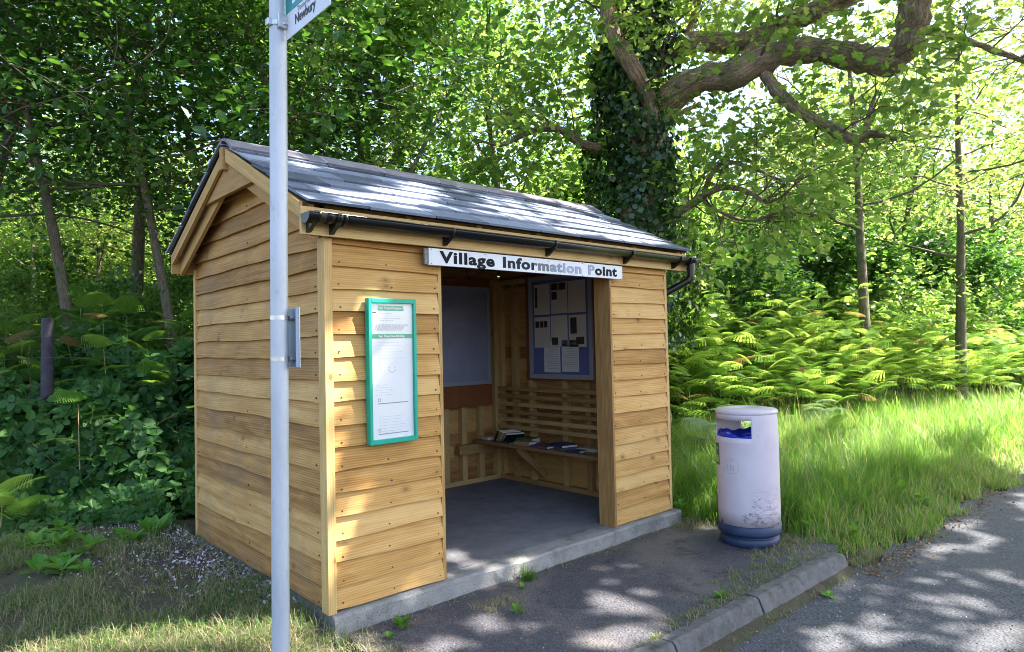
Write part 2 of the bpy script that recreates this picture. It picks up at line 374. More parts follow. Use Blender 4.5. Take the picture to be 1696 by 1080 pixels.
# ------------------------------------------------------------------ terrain
def sm(a, b, x): t = np.clip((x-a)/(b-a), 0, 1); return t*t*(3-2*t)
def hgt(x, y):
    x = np.asarray(x, float); y = np.asarray(y, float)
    z = -.14+0*x
    # left bank behind the lawn and the shelter
    left = 1-sm(2.5, 5.5, x)
    base = 4.5-.85*x.clip(-3, 2)
    z = z+left*(.95*sm(base, base+2.6, y)+.05*(y-base).clip(0, 20))
    # right verge rising gently from the road
    right = sm(3.4, 4.4, x)
    z = z+right*(.085*(y+.3).clip(0, 7)+.02*(y-6.7).clip(0, 40))
    z = z+.03*np.sin(x*1.7+.5)*np.sin(y*1.3)*sm(4.5, 6, x)*sm(0, 1.5, y)
    z = z+(1-sm(-.05, .25, x))*(.125*sm(-.28, .12, y)+.015*sm(.1, 1, y))*sm(-2.6, -.15, x)
    # down to the road
    edge = -1.62+.06*np.sin(x*1.3)+.04*np.sin(x*3.1)
    rd = sm(edge+.55, edge-.02, y)
    z = z*(1-rd)+(-.27)*rd
    z = z-.06*sm(3.7, 2.9, x)*0
    return z
def grid(a, b, steps):
    out = [a]
    while out[-1] < b: out.append(out[-1]+steps(out[-1]))
    return np.array(out)
gx = grid(-400, 500, lambda x: .14 if -5 < x < 12 else (.4 if -12 < x < 30 else 12))
gy = grid(-400, 500, lambda y: .14 if -3 < y < 8 else (.4 if -10 < y < 24 else 12))
X, Y = np.meshgrid(gx, gy); Z = hgt(X, Y)
inside = (X > .02) & (X < 3.66) & (Y > -1.6) & (Y < 2.6)
Z = np.where(inside, -.2, Z)
nx, ny = len(gx), len(gy); I = np.arange(nx*ny).reshape(ny, nx)
F = np.stack([I[:-1, :-1], I[:-1, 1:], I[1:, 1:], I[1:, :-1]], -1).reshape(-1, 4)
g = fastmesh('ground', np.stack([X, Y, Z], -1).reshape(-1, 3), F, np.zeros(nx*ny), M_GROUND, smooth=True); tag(g, kind='structure')

def sheet(name, poly, z, mat, kind='structure', sub=None):
    mb = MB(); mb.add([(x, y, z) for x, y in poly], [tuple(range(len(poly)))]); o = mb.build(name, mat); tag(o, kind=kind); return o
rr = random.Random(5)
edge = [(x, -1.60+.05*math.sin(x*1.3)+.05*math.sin(x*3.1)+rr.uniform(-.05, .05)) for x in np.arange(3.9, 16, .13)]
edge += [(x, -1.62+rr.uniform(-.08, .08)) for x in np.arange(16, 80, 1.0)]
road = [(-80, -9.2), (80, -9.2)]+edge[::-1]+[(3.7, -1.50), (2.6, -1.5), (-80, -1.5)]
sheet('road', road, -.236, M_ROAD)
# pavement in front of the shelter with ragged edges (starts under the slab)
pv = [(3.72, -1.40), (3.72, .1)]
pv = [(.10, -.02), (.04, -.30), (.10, -.5), (-.02, -.8), (.05, -1.1), (-.02, -1.40)]
pr = []
yy = -1.38
while yy < .05:
    pr.append((3.82+.05*math.sin(yy*5)+rr.uniform(-.04, .04), yy)); yy += .09
mb = MB(); n1 = len(pv)+len(pr)
pts = pv+pr+[(3.5, .1), (.1, .1)]
mb.prism([(x, y, -.2) for x, y in pts], (0, 0, .08), along=(1, 0, 0))
tag(mb.build('pavement', M_PAVE), kind='structure')
# lawn edge strip left of kerb: dropped kerb stones
def kerb():
    root_m = []
    xs = [(-2.4, -1.47), (-1.46, -.53), (-.52, .41), (.42, 1.33), (1.345, 2.27), (2.285, 3.50)]
    r2 = random.Random(3)
    mb = MB()
    for a, b in xs:
        n = 26; last = b > 3.4
        V = []; prof = [(-1.400, -.34), (-1.400, -.112), (-1.482, -.106), (-1.500, -.118), (-1.538, -.20), (-1.565, -.34)]
        if last: b = 3.66
        ys = r2.uniform(-.006, .006); zs = r2.uniform(-.004, .004)
        F = []
        for i in range(n+1):
            t = i/n; x = a+(b-a)*t; cc = 1.0
            if last and t > .86: cc = math.sqrt(max(0, 1-((t-.86)/.145)**2))
            for (y, z) in prof:
                yc = -1.472+(y+1.472)*(.35+.65*cc)
                if z > -.3: z = z-(1-cc)*.05*(1 if z > -.13 else .6)+r2.uniform(-.003, .003)
                V.append((x+r2.uniform(-.002, .002), yc+ys+r2.uniform(-.003, .003), z+zs))
        k = len(prof)
        for i in range(n):
            for j in range(k-1): F.append((i*k+j, (i+1)*k+j, (i+1)*k+j+1, i*k+j+1))
        F.append(tuple(range(k))); F.append(tuple(range(n*k, n*k+k))[::-1])
        mb.add(V, F)
    tag(mb.build('kerb', M_KERB), kind='structure')
kerb()

# ------------------------------------------------------------------ shelter
W, D, H = 3.50, 2.45, 2.25
shelter = thing('wooden_bus_shelter', 'small timber bus shelter clad in wavy boards under a slate roof with black gutter', 'bus shelter', (0, 0, 0))
# concrete base with an uneven front lip
mb = MB(); r2 = random.Random(9); xs = np.linspace(.012, 3.56, 70); prof_n = 6
V = []; F = []
for i, x in enumerate(xs):
    j1, j2, j3 = (r2.uniform(-.002, .002)+.003*math.sin(i*.9+q)+.002*math.sin(i*2.1+q*2) for q in range(3))
    wob = .012*math.sin(x*2.3)+.008*math.sin(x*7)
    V += [(x, 1.2, -.001), (x, .02, -.001), (x, -.045+wob+j1, -.006+j2*.4), (x, -.060+wob+j3, -.022), (x, -.062+wob+j2, -.09+j1), (x, -.075+wob+j1, -.22)]
for i in range(len(xs)-1):
    for j in range(5): F.append((i*6+j, i*6+j+1, (i+1)*6+j+1, (i+1)*6+j))
F.append((0, 1, 2, 3, 4, 5)[::-1]); b = (len(xs)-1)*6; F.append(tuple(b+i for i in range(6)))
mb.add(V, F); mb.box((.012, 1.2, -.22), (3.56, 2.5, -.001))
mb.build('concrete_base', M_SLAB, shelter)
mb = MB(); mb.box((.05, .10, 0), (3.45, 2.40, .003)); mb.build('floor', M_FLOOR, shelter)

BE = (H-.01)/16.35
def lap(mb, a, b, nin, z0, z1f, hgt_=.162, nails=True, seed=0, gable=None):
    """lapped boards along a->b (2-D points), nin = inward normal; z1f(i) top limit; gable clips the ends"""
    rl = random.Random(seed); a, b, nin = Vector(a), Vector(b), Vector(nin); d = (b-a); L = d.length; d = d/L
    z = z0; i = 0
    while z < z1f-.02:
        top = min(z+hgt_, z1f+.02); j = [rl.uniform(-.003, .003) for _ in range(6)]
        s0, s1 = 0.0, L
        cl = 0
        if gable:
            s0, s1 = gable(z+.02); s0 = max(0, s0); s1 = min(L, s1)
            if s1-s0 < .08: break
        tt = rl.random(); nseg = max(4, int((s1-s0)/.13)); V = []; F = []
        wob = [rl.uniform(-.0065, .0065) for _ in range(nseg+1)]; wob = [(wob[max(0, q_-1)]+wob[q_]*2+wob[min(nseg, q_+1)])/3 for q_ in range(nseg+1)]
        ph = rl.uniform(0, 6)
        for k in range(nseg+1):
            s = s0+(s1-s0)*k/nseg; p = a+d*s
            zb = z+wob[k]+.004*math.sin(s*3+ph)
            st_ = s
            if gable:
                g0, g1 = gable(top); g0 = max(0, g0); g1 = max(min(L, g1), g0+.002); st_ = g0+(g1-g0)*k/nseg
            bow = j[0]+.003*math.sin(s*2.2+ph)
            for off, zz in ((bow-.004, zb), (bow+.002, zb+.05), (.027, top), (.037, top), (bow+.026, zb)):
                q = (a+d*st_ if zz == top else p)+nin*off; V.append((q.x, q.y, zz))
        for k in range(nseg):
            for m_ in range(5): F.append((k*5+m_, (k+1)*5+m_, (k+1)*5+(m_+1) % 5, k*5+(m_+1) % 5))
        F.append((0, 1, 2, 3, 4)); e = nseg*5; F.append((e+4, e+3, e+2, e+1, e))
        if Vector((0,0,1)).cross(d).dot(nin) > 0: F = [f[::-1] for f in F]
        mb.add(V, F, along=d, tint=tt)
        if nails and top-z > .1:
            for s in ([s0+.05, s1-.04]+([(s0+s1)/2+rl.uniform(-.03, .03)] if s1-s0 > .3 else [])):
                q = a+d*(s+rl.uniform(-.008, .008)); zc = z+.028+rl.uniform(-.004, .008); rad = .0055
                c = Vector((q.x, q.y, zc))+nin*(-.0045+j[0]+.001)
                ring = [c+d*rad*math.cos(t)+Vector((0, 0, 1))*rad*math.sin(t) for t in np.linspace(0, 2*math.pi, 7)[:-1]]
                mb.prism(ring, nin*.006, mat=1)
        z += BE*(1+rl.uniform(-.02, .02)) if i else BE
        i += 1
    return z
wm = [W_FRONT, M_NAIL]
mb = MB(); lap(mb, (.052, .002, 0), (.846, .002, 0), (0, 1, 0), .012, H-.0, seed=1); mb.build('front_cladding', wm, shelter)
mb = MB(); lap(mb, (2.650, .002, 0), (3.462, .002, 0), (0, 1, 0), .012, H-.0, seed=2); mb.build('front_cladding', wm, shelter)
ztop = 3.0; yr = 1.223
def gclip(z):      # side wall narrows under the roof slope (start 0 = y .075)
    h = (z-2.39)/.487-.10
    if h < .02: return 0, 9
    return h-.075, (2*yr-h)-.075
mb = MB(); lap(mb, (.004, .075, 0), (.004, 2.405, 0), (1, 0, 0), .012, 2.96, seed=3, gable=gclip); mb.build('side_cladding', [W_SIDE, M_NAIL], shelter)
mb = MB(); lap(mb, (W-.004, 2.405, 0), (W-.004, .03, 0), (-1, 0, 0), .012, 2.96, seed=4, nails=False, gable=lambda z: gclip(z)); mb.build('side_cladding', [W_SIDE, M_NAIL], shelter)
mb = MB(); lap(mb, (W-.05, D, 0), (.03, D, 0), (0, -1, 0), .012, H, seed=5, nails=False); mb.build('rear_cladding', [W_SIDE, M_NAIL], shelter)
# posts and corner strips
def part(name, mat, *boxes, bevel=.0025, parent=shelter):
    mb = MB()
    for bx in boxes: mb.box(*bx)
    return mb.build(name, mat, parent, bevel=bevel)
part('corner_post', W_TRIM, ((-.004, -.012, -.003), (.052, .075, H)))
part('corner_strip', W_TRIM, ((3.466, .006, .003), (3.502, .05, H)))
part('corner_strip', W_TRIM, ((-.002, 2.405, .0), (.05, 2.452, H+.04)))
part('door_jamb', W_TRIM, ((.848, .008, .0), (.876, .150, 2.19)))
part('door_jamb', W_BARGE, ((2.624, -.027, .0), (2.648, .152, 2.19)))
part('lintel', W_IN, ((.03, .032, 2.16), (3.46, .10, 2.30)))
# interior framing
st = []
for y in (.12, .55, .95, 1.28, 1.80, 2.08, 2.33):
    st.append(((3.40, y-.035, .055), (3.465, y+.035, 2.28)))
for x in (.10, .6, 1.1, 1.6, 2.12, 2.615, 2.865, 3.12, 3.37):
    st.append(((x-.035, 2.345, .055), (x+.035, 2.41, 2.28)))
for y in (.3, .8, 1.3, 1.8, 2.3): st.append(((.035, y-.03, .055), (.10, y+.03, 2.28)))
st.append(((.30, .04, .055), (.36, .10, 2.2))); st.append(((2.95, .04, .055), (3.01, .10, 2.2)))
for k, bx in enumerate(st):
    if k in (3, 4, 5, 6, 2, 12, 13, 14, 15): part('wall_stud', W_IN, bx, bevel=0)
for k, bx in enumerate(st):
    if k not in (3, 4, 5, 6, 2, 12, 13, 14, 15): part('wall_stud', W_IN, bx, bevel=0)
part('sole_plate', W_IN, ((3.395, .10, .0035), (3.467, 2.41, .054)), ((.035, 2.342, .0035), (3.39, 2.412, .054)), ((.034, .1, .0035), (.1, 2.34, .054)), bevel=0)
part('wall_plate', W_IN, ((3.395, .10, 2.283), (3.467, 2.41, 2.34)), ((.035, 2.342, 2.283), (3.39, 2.412, 2.34)), ((3.405, 1.84, 2.19), (3.46, 2.33, 2.24)), bevel=0)
part('bench_rail', W_IN, ((2.74, 2.28, .355), (3.36, 2.343, .46)), bevel=.002)
# slatted back rest on the right-hand wall
for k in range(6):
    z = .60+k*.089
    part('backrest_slat', W_IN, ((3.365-.000*k, .14, z), (3.397, 2.335, z+.046)), bevel=.002)
part('bench_seat', W_SEAT, ((2.99, .14, .468), (3.36, 2.34, .50)), bevel=.003)
for y in (.45, 1.62):
    mb = MB(); mb.beam((3.04, y, .44), (3.41, y, .13), .045, .07); mb.box((3.02, y-.03, .425), (3.39, y+.03, .467))
    mb.build('bench_bracket', W_IN, shelter)
part('bench_apron', W_IN, ((3.37, .15, .36), (3.397, 2.33, .45)), bevel=0)

# roof ---------------------------------------------------------------
EY, EZ, SL = -.10, 2.425, math.atan(.487)
cs, sn = math.cos(SL), math.sin(SL)
def rp(x, s, up=0, back=False):     # point on a roof slope
    y = EY+s*cs-up*sn; z = EZ+s*sn+up*cs
    return (x, 2*yr-y if back else y, z)
LS = (yr-EY)/cs
for back in (False, True):
    mb = MB(); r2 = random.Random(21+back)
    rows = 6; ex = (LS-.02)/rows
    for i in range(rows):
        x = -.23-(0 if i % 2 == 0 else .26)-.0; 
        x += r2.uniform(-.04, .04)
        while x < 3.775:
            wd = r2.uniform(.44, .56); xa_ = -.145 if not back else -.185; x0, x1 = max(x, xa_+r2.uniform(-.008, .008)), min(x+wd-.011, 3.775)
            if 3.775-x1 < .12: x1 = 3.775
            if x0 > 3.72 or x1-x0 < .05: x += wd; continue
            s0 = i*ex+r2.uniform(-.006, .006); s1 = min(s0+ex*1.75, LS); l = r2.uniform(0, .006); tk = .015
            a = r2.uniform(-.003, .003)
            u0, u1 = .024+l, .020-.012*(s1-s0)/ex*.8+l*.2
            P0 = [rp(x0, s0, u0, back), rp(x1, s0+a, u0+r2.uniform(0, .003), back), rp(x1, s0+a, u0-tk, back), rp(x0, s0, u0-tk, back)]
            P1 = [rp(x0, s1, u1, back), rp(x1, s1, u1, back), rp(x1, s1, u1-tk*.6, back), rp(x0, s1, u1-tk*.6, back)]
            # slope-wise body with roughly trimmed lower corners
            mb.hexa(P0+P1, along=(1, 0, 0))
            x += wd
    mb.build('roof_slates', M_SLATE, shelter)
    mb = MB(); P = [rp(-.125 if not back else -.17, .052, -.002, back), rp(3.76, .052, -.002, back), rp(3.76, LS, -.002, back), rp(-.125 if not back else -.17, LS, -.002, back)]
    Q = [rp(-.125 if not back else -.17, .052, -.014, back), rp(3.76, .052, -.014, back), rp(3.76, LS, -.014, back), rp(-.125 if not back else -.17, LS, -.014, back)]
    mb.hexa(P+Q); mb.build('roof_deck', M_FELT, shelter)
# ridge tiles
jx = [-.172, .40, .56, 1.07, 1.63, 2.18, 2.76, 3.30, 3.80]
for k in range(len(jx)-1):
    mb = MB(); x0, x1 = jx[k]+.004, jx[k+1]-.004; V = []
    prof = [(-.195, -.098), (-.12, -.048), (-.055, -.012), (0, .002), (.055, -.012), (.12, -.048), (.195, -.098)]
    r3 = random.Random(k); dz = r3.uniform(-.004, .004); zr = 3.112
    outer = [(y, z) for y, z in prof]; inner = [(y*.93, z-.02) for y, z in prof][::-1]
    poly = [(x0, yr+y, zr+z+dz) for y, z in outer+inner]
    V = poly+[(x1, y, z) for _, y, z in poly]; K = len(poly)
    F = [(i, i+1, i+1+K, i+K) for i in range(K-1)]+[(K-1, 0, K, 2*K-1)]
    F += [(i, i+1, K-2-i, K-1-i)[::-1] for i in range(6)]+[(K+i, K+i+1, 2*K-2-i, 2*K-1-i) for i in range(6)]
    mb.add(V, F, along=(1, 0, 0)); mb.build('ridge_tile', M_RIDGE, shelter, bevel=.003)
for x in jx[1:-1]:
    mb = MB(); prof = [(-.1975, -.1015), (-.12, -.0505), (-.055, -.014), (0, .001), (.055, -.014), (.12, -.0505), (.1975, -.1015)]
    poly = [(x-.006, yr+y, 3.1155+z) for y, z in prof+[(y*.9, z-.03) for y, z in prof][::-1]]
    V = poly+[(x+.006, y, z) for _, y, z in poly]; K = len(poly)
    F = [(i, i+1, i+1+K, i+K) for i in range(K-1)]+[(i, i+1, K-2-i, K-1-i)[::-1] for i in range(6)]+[(K+i, K+i+1, 2*K-2-i, 2*K-1-i) for i in range(6)]
    mb.add(V, F); mb.build('ridge_mortar', M_MORTAR, shelter)
# fascias and gable boards
part('front_fascia', W_TRIM, ((-.165, -.062, 2.248), (3.74, -.036, 2.412)))
part('rear_fascia', W_BARGE, ((-.165, 2.482, 2.25), (3.74, 2.508, 2.412)))
def slope_board(mb, x0, x1, s0, s1, up0, up1, back):
    # plumb-cut ends
    p = lambda s, u: rp(0, s, u, back)[1:]
    q = []
    for s_, first in ((s0, True), (s1, False)):
        y, _z = p(s_, 0)
        for u in (up0, up1):
            q.append((y, EZ+(abs(y-(2*yr if back else 0))-EY)*.487*1+0 if False else EZ+((2*yr-y if back else y)-EY)*.487+u/cs))
    (ya, za0), (_, za1), (yb, zb0), (_, zb1) = q
    mb.hexa([(x0, ya, za0), (x1, ya, za0), (x1, ya, za1), (x0, ya, za1), (x0, yb, zb0), (x1, yb, zb0), (x1, yb, zb1), (x0, yb, zb1)], along=(0, cs, sn if not back else -sn))
for xa, sgn in ((-.165, 1), (3.74, -1)):
    for back in (False, True):
        mb = MB(); slope_board(mb, xa, xa+.024*sgn, .075, LS-.06, -.098 if not back else -.12, -.014 if not back else -.035, back); mb.build('barge_board', W_TRIM, shelter, bevel=.002)
        mb = MB(); slope_board(mb, xa+.065*sgn, xa+.095*sgn, .07, LS-.02, -.20, -.02, back); mb.build('barge_board', W_BARGE, shelter, bevel=.002)
    mb = MB(); xg = xa+.030*sgn
    zb = 2.715; hw = (3.06-.02-zb)/.487-.10
    pl = [(xg, yr-hw, zb), (xg, yr+hw, zb), (xg, yr+.05, 3.0), (xg, yr-.05, 3.0)]
    mb.prism(pl, (.030*sgn, 0, 0), along=(0, 1, 0)); mb.build('gable_plate', W_BARGE, shelter)
part('ridge_beam', W_BARGE, ((-.178, yr-.028, 2.885), (3.755, yr+.028, 3.05)), bevel=.004)
part('eaves_closer', W_IN, ((.03, .031, 2.302), (3.46, .045, 2.466)), bevel=0); part('eaves_closer', W_IN, ((.03, 2.405, 2.26), (3.46, 2.425, 2.466)), bevel=0)

# gable infill above wall at the back of the overhang
mb = MB()
for x in (.6, 1.2, 1.8, 2.4, 3.0):
    for back in (False, True):
        slope_board(mb, x-.022, x+.022, .09, LS-.03, -.12, -.016, back)
mb.build('rafters', W_IN, shelter)
# gutter ------------------------------------------------------------
def half(x0, x1, r, yc, zc, mb, t=.003, mat=0, seg=12, full=False):
    a = np.linspace(math.pi, 2*math.pi, seg+1); o = [(yc+r*math.cos(q), zc+r*math.sin(q)) for q in a]
    i_ = [(yc+(r-t)*math.cos(q), zc+(r-t)*math.sin(q)) for q in a][::-1]
    poly = o+i_; K = len(poly); V = [(x0, y, z) for y, z in poly]+[(x1, y, z) for y, z in poly]
    F = [(i, (i+1) % K, (i+1) % K+K, i+K) for i in range(K)]
    F += [(i, i+1, K-2-i, K-1-i)[::-1] for i in range(seg)]+[(K+i, K+i+1, 2*K-2-i, 2*K-1-i) for i in range(seg)]
    mb.add(V, F, mat=mat, smooth=True)
GY, GZ = -.125, 2.362
gut = MB(); half(-.10, 3.74, .054, GY, GZ, gut); 
gut.tube([(-.1, GY-.054, GZ), (3.74, GY-.054, GZ)], .005, 6)
gutter = gut.build('gutter', M_BLACK, shelter)
mb = MB(); half(-.168, -.06, .060, GY, GZ, mb); half(.005, .045, .060, GY, GZ, mb); half(-.055, .0, .057, GY, GZ, mb); half(.052, .075, .062, GY, GZ, mb)
half(-.115, -.09, .063, GY, GZ, mb)
mb.build('gutter_union', M_BLACK, gutter)
for xx in (-.172, 3.80):
    mb = MB(); a = np.linspace(math.pi, 2*math.pi, 13); mb.prism([(xx, GY+.060*math.cos(q), GZ+.060*math.sin(q)) for q in a], (.006, 0, 0)); mb.build('gutter_end_cap', M_BLACK, gutter)
mb = MB(); half(3.66, 3.80, .060, GY, GZ, mb); half(3.645, 3.66, .063, GY, GZ, mb); mb.build('gutter_outlet', M_BLACK, gutter)
for x in (-.125, .02, .853, 1.834, 2.782, 3.50):
    mb = MB()
    mb.prism([(x-.012, -.063, GZ-.015), (x-.012, -.063, GZ-.105), (x-.012, -.085, GZ-.10), (x-.012, GY-.03, GZ-.052), (x-.012, GY-.0, GZ-.055)], (.026, 0, 0))
    half(x-.013, x+.013, .0585, GY, GZ, mb, .004)
    mb.prism([(x-.012, GY-.052, GZ-.004), (x-.012, GY-.062, GZ-.004), (x-.012, GY-.062, GZ+.006), (x-.012, GY-.048, GZ+.008)], (.024, 0, 0))
    mb.build('gutter_bracket', M_BLACK, gutter)
dp = MB()
dp.tube([(3.715, GY, GZ-.05), (3.715, GY, GZ-.17), (3.712, GY+.004, GZ-.19), (3.70, GY+.012, GZ-.205), (3.565, .075, GZ-.325), (3.548, .088, GZ-.345), (3.545, .09, GZ-.38), (3.545, .09, -.02)], .033, 14)
dpo = dp.build('downpipe', M_BLACK, shelter)
for pa, pb in (((3.715, GY, GZ-.045), (3.715, GY, GZ-.12)), ((3.712, GY+.003, GZ-.182), (3.690, GY+.022, GZ-.217)), ((3.585, .058, GZ-.306), (3.56, .08, GZ-.33)), ((3.545, .09, GZ-.36), (3.545, .09, GZ-.44)), ((3.545, .09, 1.05), (3.545, .09, 1.10))):
    mb = MB(); mb.tube([pa, pb], .039, 14); mb.build('pipe_socket', M_BLACK, dpo)

# ------------------------------------------------------------------ lettering
def text_mb(name, s, mat, parent, loc, rot, height=None, width=None, size=.1, bold=0.0, ext=.0008, align='LEFT', spacing=1.0):
    cu = bpy.data.curves.new(name, 'FONT'); cu.body = s; cu.size = size; cu.extrude = ext; cu.offset = bold
    cu.space_character = spacing; cu.resolution_u = 3
    to = bpy.data.objects.new(name, cu); sc.collection.objects.link(to)
    dg = bpy.context.evaluated_depsgraph_get(); dg.update()
    me = bpy.data.meshes.new_from_object(to.evaluated_get(dg)); sc.collection.objects.unlink(to); bpy.data.objects.remove(to)
    n = len(me.vertices); co = np.zeros(n*3); me.vertices.foreach_get('co', co); co = co.reshape(-1, 3)
    lo, hi = co.min(0), co.max(0); co[:, 0] -= lo[0]
    sx = width/(hi[0]-lo[0]) if width else 1; sy = height if height else (sx if width else 1)
    co[:, 0] *= sx; co[:, 1] *= sy
    if align == 'CENTER': co[:, 0] -= (hi[0]-lo[0])*sx/2
    me.vertices.foreach_set('co', co.ravel()); me.materials.clear()
    for m in (mat if isinstance(mat, list) else [mat]): me.materials.append(m)
    me.name = name; o = bpy.data.objects.new(name, me); link(o, parent)
    q = parent; off = Vector((0, 0, 0))
    while q is not None: off += q.location; q = q.parent
    o.location = Vector(loc)-off; o.rotation_euler = rot
    return o
FRONT = (math.pi/2, 0, 0)
# main sign
sign = thing('village_sign', 'long white sign reading Village Information Point fixed under the gutter above the doorway', 'sign', (1.746, -.055, 2.182))
mb = MB(); mb.box((.729, -.0595, 2.124), (2.763, -.0365, 2.238)); M_SIGN = None
def mat_sign():
    m, n, b = newmat('weathered_white_sign'); o = obco(n)
    a = noise(n, 3, 6, .6, o); c = ramp(n, [(.3, (.62, .64, .70)), (.7, (.78, .79, .83))], a)
    s = ramp(n, gray([(.60, 0), (.72, .5)]), noise(n, 14, 5, .7, mapping(n, o, (1, 1, .4))))
    c = mixc(n, s, c, (.42, .38, .33)); n.links.new(c, b.inputs['Base Color']); b.inputs['Roughness'].default_value = .35; return m
M_SIGN = mat_sign()
mb.build('sign_board', M_SIGN, sign, bevel=.002)
mb = MB(); mb.box((.7285, -.0598, 2.1235), (.7305, -.0365, 2.2385)); mb.box((.655, -.0585, 2.126), (.7280, -.0365, 2.236))
M_BOXEND = simple('grey_box_end', (.20, .19, .18), .6, 0, .35, 50)
mb = MB(); mb.box((.700, -.052, 2.128), (.7285, -.0365, 2.234)); mb.build('sign_end', M_BOXEND, sign)
inks = [simple('black_vinyl', (.006, .007, .012), .7, spec=.2), simple('soft_black_vinyl', (.018, .026, .034), .7, spec=.2), simple('vinyl_mid_tone', (.10, .12, .16), .5), simple('vinyl_pale_tone', (.20, .235, .34), .5), simple('vinyl_palest_tone', (.31, .35, .50), .5)]  # letter tones stepping from black to pale blue grey
def sign_word(s, x0, x1, mats, bounds=None):
    o = text_mb('lettering', s, mats, sign, (x0, -.0612, 2.147), FRONT, width=x1-x0, height=1.02, size=.106, bold=.0038, ext=.0012, spacing=1.12)
    if bounds:
        me = o.data
        for p in me.polygons:
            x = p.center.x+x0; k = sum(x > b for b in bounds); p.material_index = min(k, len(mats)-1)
    return o
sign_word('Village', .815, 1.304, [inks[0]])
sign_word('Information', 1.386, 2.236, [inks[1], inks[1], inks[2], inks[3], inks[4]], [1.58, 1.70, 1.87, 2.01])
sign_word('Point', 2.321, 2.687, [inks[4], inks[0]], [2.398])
M_RUST = simple('rusty_screw', (.16, .09, .06), .7)
for x in (.75, 1.22, 1.72, 2.25, 2.745):
    for z in (2.133, 2.229):
        mb = MB(); mb.prism([(x+.004*math.cos(t), -.0605, z+.004*math.sin(t)) for t in np.linspace(0, 2*math.pi, 7)[:-1]], (0, .002, 0)); mb.build('sign_screw', M_RUST, sign)

# timetable case on the front wall ------------------------------------
case = thing('timetable_case', 'narrow green framed bus timetable case on the shelter front left of the doorway', 'timetable case', (.45, -.01, 1.43))
cx0, cx1, cz0, cz1 = .272, .626, .972, 1.890; yf = -.052
mb = MB(); fw_ = .022
mb.box((cx0, yf, cz0), (cx0+fw_, -.004, cz1)); mb.box((cx1-fw_, yf, cz0), (cx1, -.004, cz1))
mb.box((cx0+fw_, yf, cz0), (cx1-fw_, -.004, cz0+.030)); mb.box((cx0+fw_, yf, cz1-.030), (cx1-fw_, -.004, cz1))
mb.build('case_frame', M_GREEN, case, bevel=.003)
mb = MB(); mb.box((cx0+fw_, -.030, cz0+.03), (cx1-fw_, -.006, cz1-.03)); sheet_ = mb.build('poster', M_PAPER, case)
px0, px1, pz0, pz1 = cx0+fw_+.006, cx1-fw_-.006, cz0+.033, cz1-.033
def lines(name, x0, x1, y, z0, z1, n, mat, parent, seed, th=.0022, frac=(.5, 1.0), axis='x', xf=None):
    """rows of print: many short word-length strips in one mesh"""
    mb = MB(); r = random.Random(seed)
    for i in range(n):
        z = z1-(z1-z0)*(i+.5)/n; x = x0; end = x0+(x1-x0)*r.uniform(*frac)
        while x < end:
            l = r.uniform(.006, .02); e = min(x+l, end)
            if axis == 'x': mb.box((x, y-.0006, z-th/2), (e, y, z+th/2))
            else: mb.box((y-.0006, x, z-th/2), (y, e, z+th/2))
            x = e+.004
    return mb.build(name, mat, parent)
yp = -.0302
mb = MB(); mb.box((px0+.050, yp-.0008, pz1-.045), (px1-.058, yp, pz1-.012)); mb.box((px0-.004, yp-.0008, 1.636), (px1+.004, yp, 1.664)); mb.build('printed_band', M_GBAND, sheet_)
text_mb('lettering', 'Public Transport Noticeboard', M_PAPER, sheet_, (px0+.056, yp-.0012, pz1-.034), FRONT, width=(px1-px0)-.122, height=1.0, size=.022, bold=.0004, ext=.0003)
text_mb('lettering', 'Real Times from this stop', M_PAPER, sheet_, ((px0+px1)/2, yp-.0012, 1.644), FRONT, width=.19, height=1.0, size=.021, bold=.0004, ext=.0003, align='CENTER')
lines('print', px0+.055, px1-.07, yp, pz1-.115, pz1-.055, 4, M_INK, sheet_, 1)
lines('print', px0+.012, px1-.02, yp, 1.685, pz1-.13, 7, M_INK, sheet_, 2, frac=(.75, 1))
lines('print', px0+.05, px1-.05, yp, 1.50, 1.62, 6, M_INKL, sheet_, 3, frac=(.7, 1))
lines('print', px0+.03, px0+.16, yp, 1.27, 1.35, 5, M_INKL, sheet_, 4)
lines('print', px0+.045, px1-.04, yp, 1.04, 1.15, 6, M_INKL, sheet_, 5, frac=(.8, 1))
mb = MB(); mb.box((px0+.008, yp-.0008, pz1-.062), (px0+.040, yp, pz1-.05)); mb.build('print_mark', M_INKD, sheet_)
for z in (1.222, 1.030):
    mb = MB(); mb.box((px0+.042, yp-.0008, z), (px1-.035, yp, z+.006)); x = px0+.042
    for a_, b_, c_, d_ in ((0, 0, .018, .003), (0, .017, .018, .020), (0, .003, .003, .017), (.015, .003, .018, .017)):
        mb.box((x+a_, yp-.0008, z+.016+b_), (x+c_, yp, z+.016+d_))
    mb.build('print_mark', M_INK, sheet_)
mb = MB()
for a_ in np.linspace(math.pi*1.1, math.pi*1.9, 9):
    x, z = (px0+px1)/2+.026*math.cos(a_), 1.445+.026*math.sin(a_); mb.box((x-.003, yp-.0006, z-.003), (x+.003, yp, z+.003))
for x in (-.02, .02): mb.box(((px0+px1)/2+x-.004, yp-.0006, 1.447), ((px0+px1)/2+x+.004, yp, 1.455))
mb.build('print_mark', M_INKL, sheet_)
